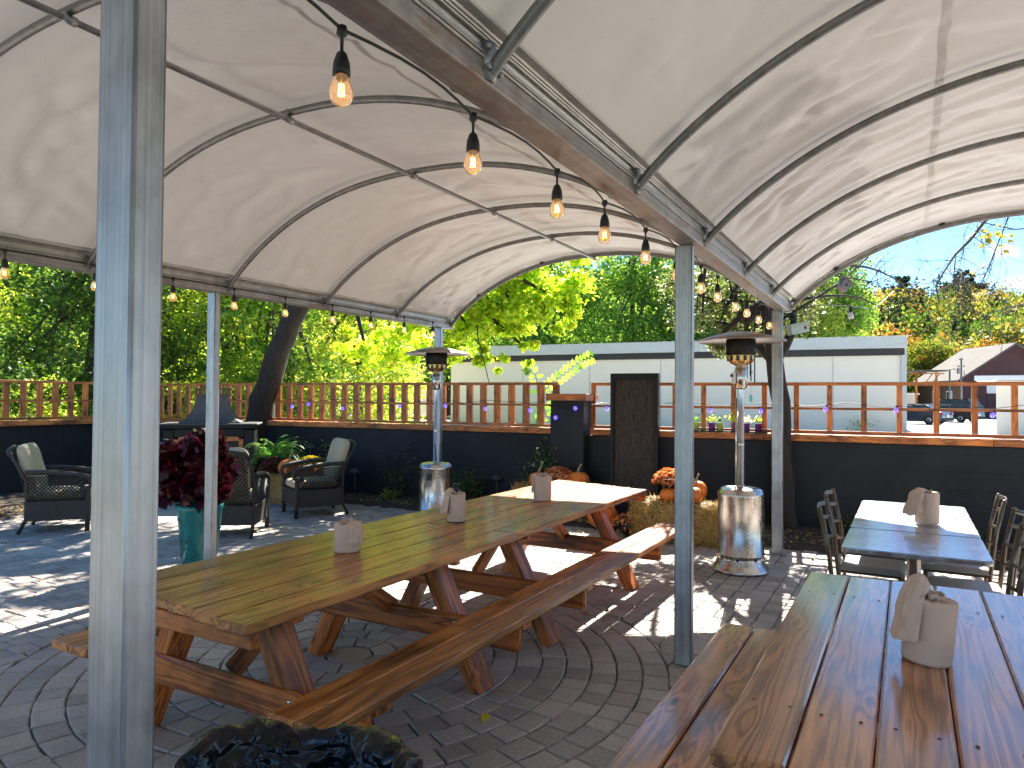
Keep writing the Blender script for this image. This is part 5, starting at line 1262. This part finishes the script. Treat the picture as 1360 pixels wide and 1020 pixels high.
P = [Vector((6.7 + rnd.gauss(0, .16), 9.9 + rnd.gauss(0, .1), 3.9 + rnd.gauss(0, .11))) - bs for _ in range(34)] + [Vector(q[0][-1]) - bs for q in rnd.sample(ex[10:], 12)]
P = np.array([tuple(q) for q in P]); quads('last_leaves', leafsoup(P, .085, .2, .8), nr.uniform(.3, 1, len(P)), 'leaf_yellow', t, k=6)
# dark mixed trees above the white building
GM = 'tall trees behind the white building'
for x, y, h, rw, mat, lab in [(-6, 66, 16, 5, 'mid_green', 'dark tree behind the left end of the white building'), (3.5, 62, 19, 4.5, 'mid_green', 'tall dark tree behind the lime branches'), (10.2, 60, 21, 4.0, 'mid_green', 'tallest dark evergreen seen left of the middle post'), (14.2, 58, 12, 3.4, 'mid_green', 'bright green bushy tree left of the middle post above the roof'),
                              (18.8, 62, 20, 4.4, 'mid_mix', 'dense tree right behind the middle post'), (22.5, 57, 14, 3.6, 'mid_mix', 'yellow-green tree above the roof right of the middle post'), (26.5, 60, 17, 3.8, 'mid_green', 'dark tree behind the conifer trunk')]:
    ells = [((x, y, h * .72), (rw * .75, rw * .75, h * .27)), ((x + rnd.uniform(-1, 1), y, h * .42), (rw, rw * .9, h * .2)), ((x - rw * .4, y - 1, h * .3), (rw * .7, rw * .6, h * .14)), ((x + rw * .4, y - 1, h * .55), (rw * .6, rw * .6, h * .12))]
    tree('backdrop_tree', lab, [(x, y, -.05), (x, y, h * .5), (x, y, h * .95)], (.35, .08), ells, 24000, .24, mat, hexa=False, limbs=6, group=GM, tw=False, clump=40, sig=.2)
# hill and its forest
def hz(x, y):
    f = max(0, min(1, (y - 74) / 150)); f = f * f * (3 - 2 * f); return -.06 + f * (25 + 3.0 * math.sin(x * .021 + .8) + 2 * math.sin(x * .05)) + (.6 * noise.noise(Vector((x * .05, y * .05, 0))) if f > 0 else 0)
b = MB(); b.grid(lambda a, c: (-160 + 560 * a, 73 + 260 * c, hz(-160 + 560 * a, 73 + 260 * c)), 80, 40, 'hill'); tag(b.build('hill'), kind='structure')
PB = {'leaf_hill': [], 'leaf_orange': [], 'far_green': [], 'pine_far': [], 'leaf_yellow': []}
for i in range(1150):
    y = 88 + 160 * rnd.random() ** .9; x = y * rnd.uniform(.02, .98) - 6
    h = rnd.uniform(7, 12.5); z0 = hz(x, y); rw = h * rnd.uniform(.26, .38)
    zone = noise.noise(Vector((x * .03, y * .03, 3))) + rnd.gauss(0, .28) + (y - 150) * .004
    mat = 'leaf_hill'
    if zone > .32: mat = 'leaf_orange'
    elif zone > .05: mat = 'leaf_yellow'
    elif zone < -.3: mat = 'far_green'
    if rnd.random() < .07: mat = 'pine_far'
    n = int(260 + 160 * (y < 130)); d = nr.normal(size=(n, 3)); d /= np.linalg.norm(d, axis=1)[:, None]; d *= (nr.uniform(.4, 1, n) ** .5)[:, None]
    if mat == 'pine_far': h *= 1.25; rad = np.array([rw * .55, rw * .55, h * .5])
    else: rad = np.array([rw, rw, h * .42])
    PB[mat].append(np.array([x, y, z0 + h * .58]) + d * rad * (1 + .35 * nr.normal(size=(n, 1)) * .5))
fo = tag(bpy.data.objects.new('hillside_forest', None), 'autumn forest of yellow, orange and green crowns covering the hill', 'forest', kind='stuff'); COL.objects.link(fo); fo.location = (60, 150, 10)
for mname, l in PB.items():
    P = np.concatenate(l) - np.array((60, 150, 10)); quads('tree_crowns', soup4(P, .62), np.clip(.5 + nr.normal(0, .26, len(P)), 0, 1), mname, fo, k=4)
for x, y, h, rw, mat, lab in [(33, 80, 10, 3.6, 'far_mix', 'yellow-green tree just right of the white building'), (39, 84, 9.5, 3.2, 'leaf_hill', 'grey-green tree above the wooden deck'), (45, 86, 9, 3.2, 'far_green', 'deep green tree above the left slope of the shingled roof'), (52, 88, 9.5, 3.4, 'far_mix', 'green-yellow tree above the shingled roof ridge'),
                              (58, 86, 9.5, 3.0, 'leaf_orange', 'orange-tinged tree above the maroon gable'), (41.5, 100, 16, 3.6, 'leaf_yellow', 'tall yellowing tree over the deck'), (31, 95, 17, 4.4, 'far_mix', 'tall pale green tree behind the right end of the white roof'), (63, 92, 13, 3.5, 'far_green', 'green tree at the far right edge')]:
    z0 = hz(x, y) - .2
    ells = [((x, y, z0 + h * .68), (rw * .8, rw * .8, h * .27)), ((x, y, z0 + h * .4), (rw, rw * .9, h * .2)), ((x - rw * .4, y - 1, z0 + h * .25), (rw * .7, rw * .6, h * .13))]
    tree('autumn_tree', lab, [(x, y, z0), (x, y, z0 + h * .5), (x, y, z0 + h * .95)], (.2, .05), ells, 14000, .23, mat, hexa=False, limbs=6, group='trees at the foot of the hill', tw=False, clump=40, sig=.2)
for x, y, h, lab in ((113, 205, 15, 'lone dark pine breaking the hill skyline, narrow one'), (134, 210, 17, 'broader blue-green pine on the skyline in front of the cloud')):
    z0 = hz(x, y) - .3; tree('skyline_pine', lab, [(x, y, z0), (x, y, z0 + h)], (.35, .05), [((x, y, z0 + h * .9), (2.6, 2.6, 2.0)), ((x, y, z0 + h * .7), (5.5, 5, 1.8)), ((x, y, z0 + h * .5), (4.5, 5, 2))], 2600, .9, 'pine_far', hexa=False, limbs=5, group='pines on the skyline', tw=False, clump=30)
# ================================================================== HANGING THINGS
t = thing('birdhouse', 'weathered grey square birdhouse hanging tilted from a twig', 'birdhouse', (4.31, 9.2, 3.10), .3, 'birdhouses', tilt=(0, .62))
b = MB(); b.box((0, 0, 0), (.12, .10, .14), 'birdhouse_wood', ch=.004); b.build('box', t)
b = MB(); b.box((0, -.01, .078), (.15, .14, .016), 'birdhouse_wood', ch=.003); b.build('roof', t)
b = MB(); b.lathe([(0, 0), (.02, 0), (.02, .002)], 'black', (0, -.0515, .01), 14, axis=Matrix.Rotation(math.pi / 2, 3, 'X')); b.build('entrance', t)
t = thing('birdhouse', 'pale green painted birdhouse with a red-ringed hole beside the far post', 'birdhouse', (3.40, 8.42, 2.45), .1, 'birdhouses', tilt=(0, -.2))
b = MB(); b.box((0, 0, 0), (.22, .13, .11), 'birdhouse_paint', ch=.004); b.build('box', t)
b = MB(); b.box((0, -.01, .063), (.26, .17, .014), 'birdhouse_paint', ch=.003); b.build('roof', t)
b = MB(); b.box((.06, -.067, 0), (.03, .004, .035), 'red_lamp', ch=.001); b.build('entrance', t)
t = thing('wind_chime', 'black tube wind chime with a small turquoise sail near the heater', 'wind chime', (2.87, 8.5, 0))
b = MB(); b.lathe([(0, 2.20), (.055, 2.20), (.055, 2.21), (0, 2.212)], 'black', seg=16); b.tube([(0, 0, 2.205), (0, 0, 2.85)], .0018, 'black', 4); b.build('top_disc', t)
for i, (dx, dy, ln) in enumerate(((-.045, 0, .26), (-.02, -.035, .23), (.01, .03, .29), (.042, -.01, .31))):
    b = MB(); b.tube([(dx, dy, 2.12), (dx, dy, 2.12 - ln)], .0075, 'black', 8); b.tube([(dx, dy, 2.12), (dx, dy, 2.2)], .001, 'black', 3); b.build('chime_tube', t)
b = MB(); b.tube([(0, 0, 2.2), (0, 0, 1.66)], .0012, 'black', 3); b.lathe([(0, 1.93), (.02, 1.93), (.02, 1.945), (0, 1.946)], 'black', seg=10); b.build('striker', t)
b = MB(); b.box((0, 0, 1.62), (.035, .004, .085), 'teal_metal', ch=.001); b.build('sail', t)
# ================================================================== BUILDINGS
def obox(c, rz, size, z0, mat, ch=.01):
    return lambda bm: bm.box((c[0], c[1], z0 + size[2] / 2), size, mat, Matrix.Rotation(rz, 3, 'Z'), ch)
t = thing('commercial_building', 'long single-storey cream building with grey fascia and dark band', 'building', (20.77, 37.56, 0), math.atan2(WD.y, WD.x))
b = MB(); b.box((-13.7, 6, 2.0), (27.4, 12, 4.1), 'cream_wall', ch=.005); b.build('wall', t)
b = MB(); b.box((-13.7, 5.95, 4.235), (27.5, 12.3, .36), 'dark_band', ch=.005); b.build('soffit_band', t)
b = MB(); b.box((-13.7, 5.9, 4.72), (27.7, 12.7, .61), 'fascia', ch=.01); b.box((-13.7, 5.9, 5.045), (27.8, 12.8, .03), 'white', ch=.005); b.build('fascia', t)
b = MB(); b.box((.02, -.02, 2.3), (.26, .26, 4.55), 'fascia', ch=.01); b.build('corner_post', t)
b = MB()
for x in (-3.4, -8.3, -12.9, -17.4, -22): b.box((x, -.008, 2.0), (.012, .03, 4.05), 'birdhouse_wood', ch=.002)
b.build('wall_joint', t)
# weeds at the wall foot
P = np.array([(20.77 + WD.x * s + rnd.gauss(0, .1), 37.4 - .4111 * s + rnd.gauss(0, .1), abs(rnd.gauss(.3, .3))) for s in [rnd.choice((-1.9, -2.3, -7.5, -10.8, -10.4)) + rnd.gauss(0, .3) for _ in range(420)]])
tag(quads('weeds', leafsoup(P, .09), nr.random(len(P)), 'leaf_mix', k=6), 'thin weeds along the foot of the cream building', 'weeds', kind='stuff')
t = thing('barn_house', 'maroon gabled house with a long grey shingle roof behind the parked cars', 'building', (49.7, 70, 0), -.10)
b = MB(); b.add([(-5.0, 0, 0), (5.0, 0, 0), (5.0, 0, 3.9), (0, 0, 7.3), (-5.0, 0, 3.9), (-5.0, 9, 0), (5.0, 9, 0), (5.0, 9, 3.9), (0, 9, 7.3), (-5.0, 9, 3.9)], [(0, 1, 2, 3, 4), (9, 8, 7, 6, 5), (1, 6, 7, 2)], 'maroon'); b.add([(-5.0, 0, 0), (-5, 0, 3.9), (-5, 9, 3.9), (-5, 9, 0)], [(0, 1, 2, 3)], 'brown_siding')
for k in range(14): b.box((-4.7 + k * .72, -.02, 2.4), (.05, .03, 4.6), 'maroon', ch=.004)
b.build('wall', t)
b = MB()
for sg in (-1, 1):
    a0 = math.atan2(3.4, 5.0); b.box((sg * 2.72, 4.5, 5.55), (6.75, 9.9, .16), 'shingle', Matrix.Rotation(sg * a0, 3, 'Y'), .02)
b.build('roof', t)
for y in (2.2, 5.2): w_ = MB(); w_.box((-5.03, y, 2.0), (.08, 1.1, 1.4), 'white'); f = w_.build('window', t); w_ = MB(); w_.box((-5.06, y, 2.0), (.06, .86, 1.16), 'glass_dark'); w_.build('pane', f)
b = MB(); b.box((-1.5, -.03, 2.9), (2.2, .06, .9), 'white')
b.build('lattice_panel', t)
t = thing('flat_roof_kiosk', 'small beige building with a flat white overhanging roof at the right edge', 'building', (24.75, 32.4, 0), -.62)
b = MB(); b.box((0, 0, 1.25), (4.2, 3.4, 2.6), 'cream_wall'); b.build('wall', t)
b = MB(); b.box((-.1, -.1, 2.68), (5.6, 4.6, .22), 'white', ch=.02); b.build('roof', t)
b = MB(); b.box((1.2, -1.72, 1.0), (.9, .05, 1.9), 'brown_siding'); b.build('door', t)
t = thing('wooden_deck', 'small brown timber deck with posts beyond the white building corner', 'deck', (36.0, 63, 0), -.1)
for x in (-1.7, 0, 1.7):
    b = MB(); b.box((x, 0, 2.1), (.14, .14, 4.2), 'fence_wood'); b.build('post', t)
b = MB(); b.box((0, 0, 3.1), (3.8, 2, .16), 'fence_wood'); b.build('deck_boards', t)
b = MB(); b.box((0, -.95, 4.05), (3.8, .08, .1), 'fence_wood'); b.box((0, 0, 4.3), (4.4, 2.4, .12), 'shingle'); b.build('canopy', t)
b = MB()
for x in (-1.1, -.5, .6, 1.2): b.tube([(x - .3, -.95, 3.2), (x + .3, -.95, 4.0)], .04, 'fence_wood', 5)
b.build('railing', t)
t = thing('garden_shed', 'low whitish shed beyond the corner of the cream building', 'shed', (35.4, 66, 0), 0)
b = MB(); b.box((0, 0, 1.1), (3.2, 2.4, 2.2), 'fascia'); b.build('wall', t); b = MB(); b.box((0, 0, 2.28), (3.6, 2.8, .16), 'white'); b.build('roof', t)
def pole(label, x, y, h, arm):
    t = thing('utility_pole', label, 'pole', (x, y, 0), 0, 'metal poles by the parked cars'); b = MB(); b.tube([(0, 0, 0), (0, 0, h)], [.09, .07], 'tube', 10); b.build('shaft', t); b = MB()
    if arm: b.box((0, 0, h - .7), (.5, .2, .12), 'tube'); b.box((-.2, 0, h - 1.1), (.25, .2, .5), 'tube'); b.box((0, 0, h - .1), (.3, .12, .1), 'tube')
    else: b.tube([(0, 0, h), (.25, 0, h + .12), (.5, 0, h)], .05, 'tube', 6)
    b.build('fitting', t)
pole('taller metal pole with boxes before the shingled roof', 38.1, 60, 5.3, True); pole('shorter hooked metal pole just left of the taller one', 37.3, 60.3, 4.3, False)
# ================================================================== CARS
def car(name, label, loc, rz, Lc, Wc, H, paint, suv=False):
    t = thing(name, label, 'car', loc, rz, 'cars parked beyond the cream building')   # front towards +y
    hl = Lc / 2; bh = H * (.60 if suv else .62); b = MB()
    prof = [(-hl, .38), (-hl + .02, .62), (-hl + .08, bh), (-hl + .55, bh + .04), (hl * .25, bh + .02), (hl * .35, bh), (hl - .35, bh - .14), (hl - .05, bh - .28), (hl, .42), (hl - .06, .24), (-hl + .08, .24)]
    def loft(prof, w0, w1, mat, z0, z1, bm):
        n = len(prof); rows = []
        for k, sx in enumerate((-1, -.93, .93, 1)):
            for (y, z) in prof:
                f = (z - z0) / (z1 - z0); w = (w0 + (w1 - w0) * f) / 2; ins = .04 if abs(sx) == 1 else 0
                rows.append((w * sx, y * (1 - ins * .3), z - (ins * .5 if z > (z0 + z1) / 2 else -ins * .5)))
        fs = [(k * n + i, k * n + (i + 1) % n, (k + 1) * n + (i + 1) % n, (k + 1) * n + i) for k in range(3) for i in range(n)]
        fs += [tuple(range(n))[::-1], tuple(range(3 * n, 4 * n))]
        bm.add(rows, fs, mat, False)
    loft(prof, Wc, Wc * .97, paint, .24, bh, b); body = b.build('body', t)
    b = MB(); g0 = bh + .0
    if suv: gp = [(-hl + .12, g0), (-hl + .38, H - .06), (hl * .05, H - .06), (hl * .42, g0)]
    else: gp = [(-hl + .45, g0), (-hl + 1.15, H - .05), (hl * .0, H - .05), (hl * .45, g0)]
    loft(gp, Wc * .94, Wc * .74, 'glass_dark', g0, H, b); b.build('windows', t)
    b = MB(); y0, y1 = gp[1][0] - .02, gp[2][0] + .04; b.box((0, (y0 + y1) / 2, H - .025), (Wc * .76, y1 - y0, .05), paint, ch=.02)
    for sx in (-1, 1):
        for (ya, za), (yb, zb) in ((gp[0], gp[1]), (gp[3], gp[2])): b.tube([(sx * Wc * .465, ya, za), (sx * Wc * .375, yb, zb)], .045, paint, 6)
        ym = (gp[0][0] + gp[3][0]) / 2; b.tube([(sx * Wc * .468, ym, g0), (sx * Wc * .378, ym + .05, H - .05)], .035, paint, 6)
    b.build('roof_pillars', t)
    for sy in (-1, 1):
        for sx in (-1, 1):
            ax = Matrix.Rotation(math.pi / 2, 3, 'Y'); b = MB(); b.lathe([(.20, -.1), (.31, -.11), (.335, -.08), (.335, .08), (.31, .11), (.20, .1)], 'tyre', (sx * (Wc / 2 - .10), sy * hl * .62, .335), 22, axis=ax); w = b.build('wheel', t)
            b = MB(); b.lathe([(0, .09), (.19, .105), (.205, .06)], 'rim', (sx * (Wc / 2 - .10), sy * hl * .62, .335), 16, axis=Matrix.Rotation(sx * math.pi / 2, 3, 'Y')); b.build('rim', w)
    for sx in (-1, 1):
        b = MB(); b.box((sx * Wc * .40, -hl + .03, bh - .12), (.30, .10, .16), 'red_lamp', ch=.02); b.build('tail_light', t)
        b = MB(); b.box((sx * Wc * .38, hl - .06, bh - .34), (.32, .12, .13), 'white', ch=.02); b.build('headlight', t)
        b = MB(); b.box((sx * (Wc / 2 + .07), hl * .32, bh + .08), (.16, .09, .11), paint, ch=.02); b.build('mirror', t)
    b = MB(); b.box((0, -hl - .01, .62), (.34, .02, .16), 'plate', ch=.003); b.build('number_plate', t)
    b = MB(); b.box((0, -hl - .01, .38), (Wc * .92, .12, .2), 'tyre', ch=.03); b.build('bumper', t)
    return t
car('parked_sedan', 'dark blue-grey sedan, rear towards the patio, nearest in the parking lot', (29.1, 51.3, -.03), .62, 4.6, 1.82, 1.46, 'car_dark')
car('parked_suv', 'charcoal SUV parked right behind the sedan beside the pole', (35.1, 57.0, -.03), .52, 4.7, 1.9, 1.85, 'car_black', True)
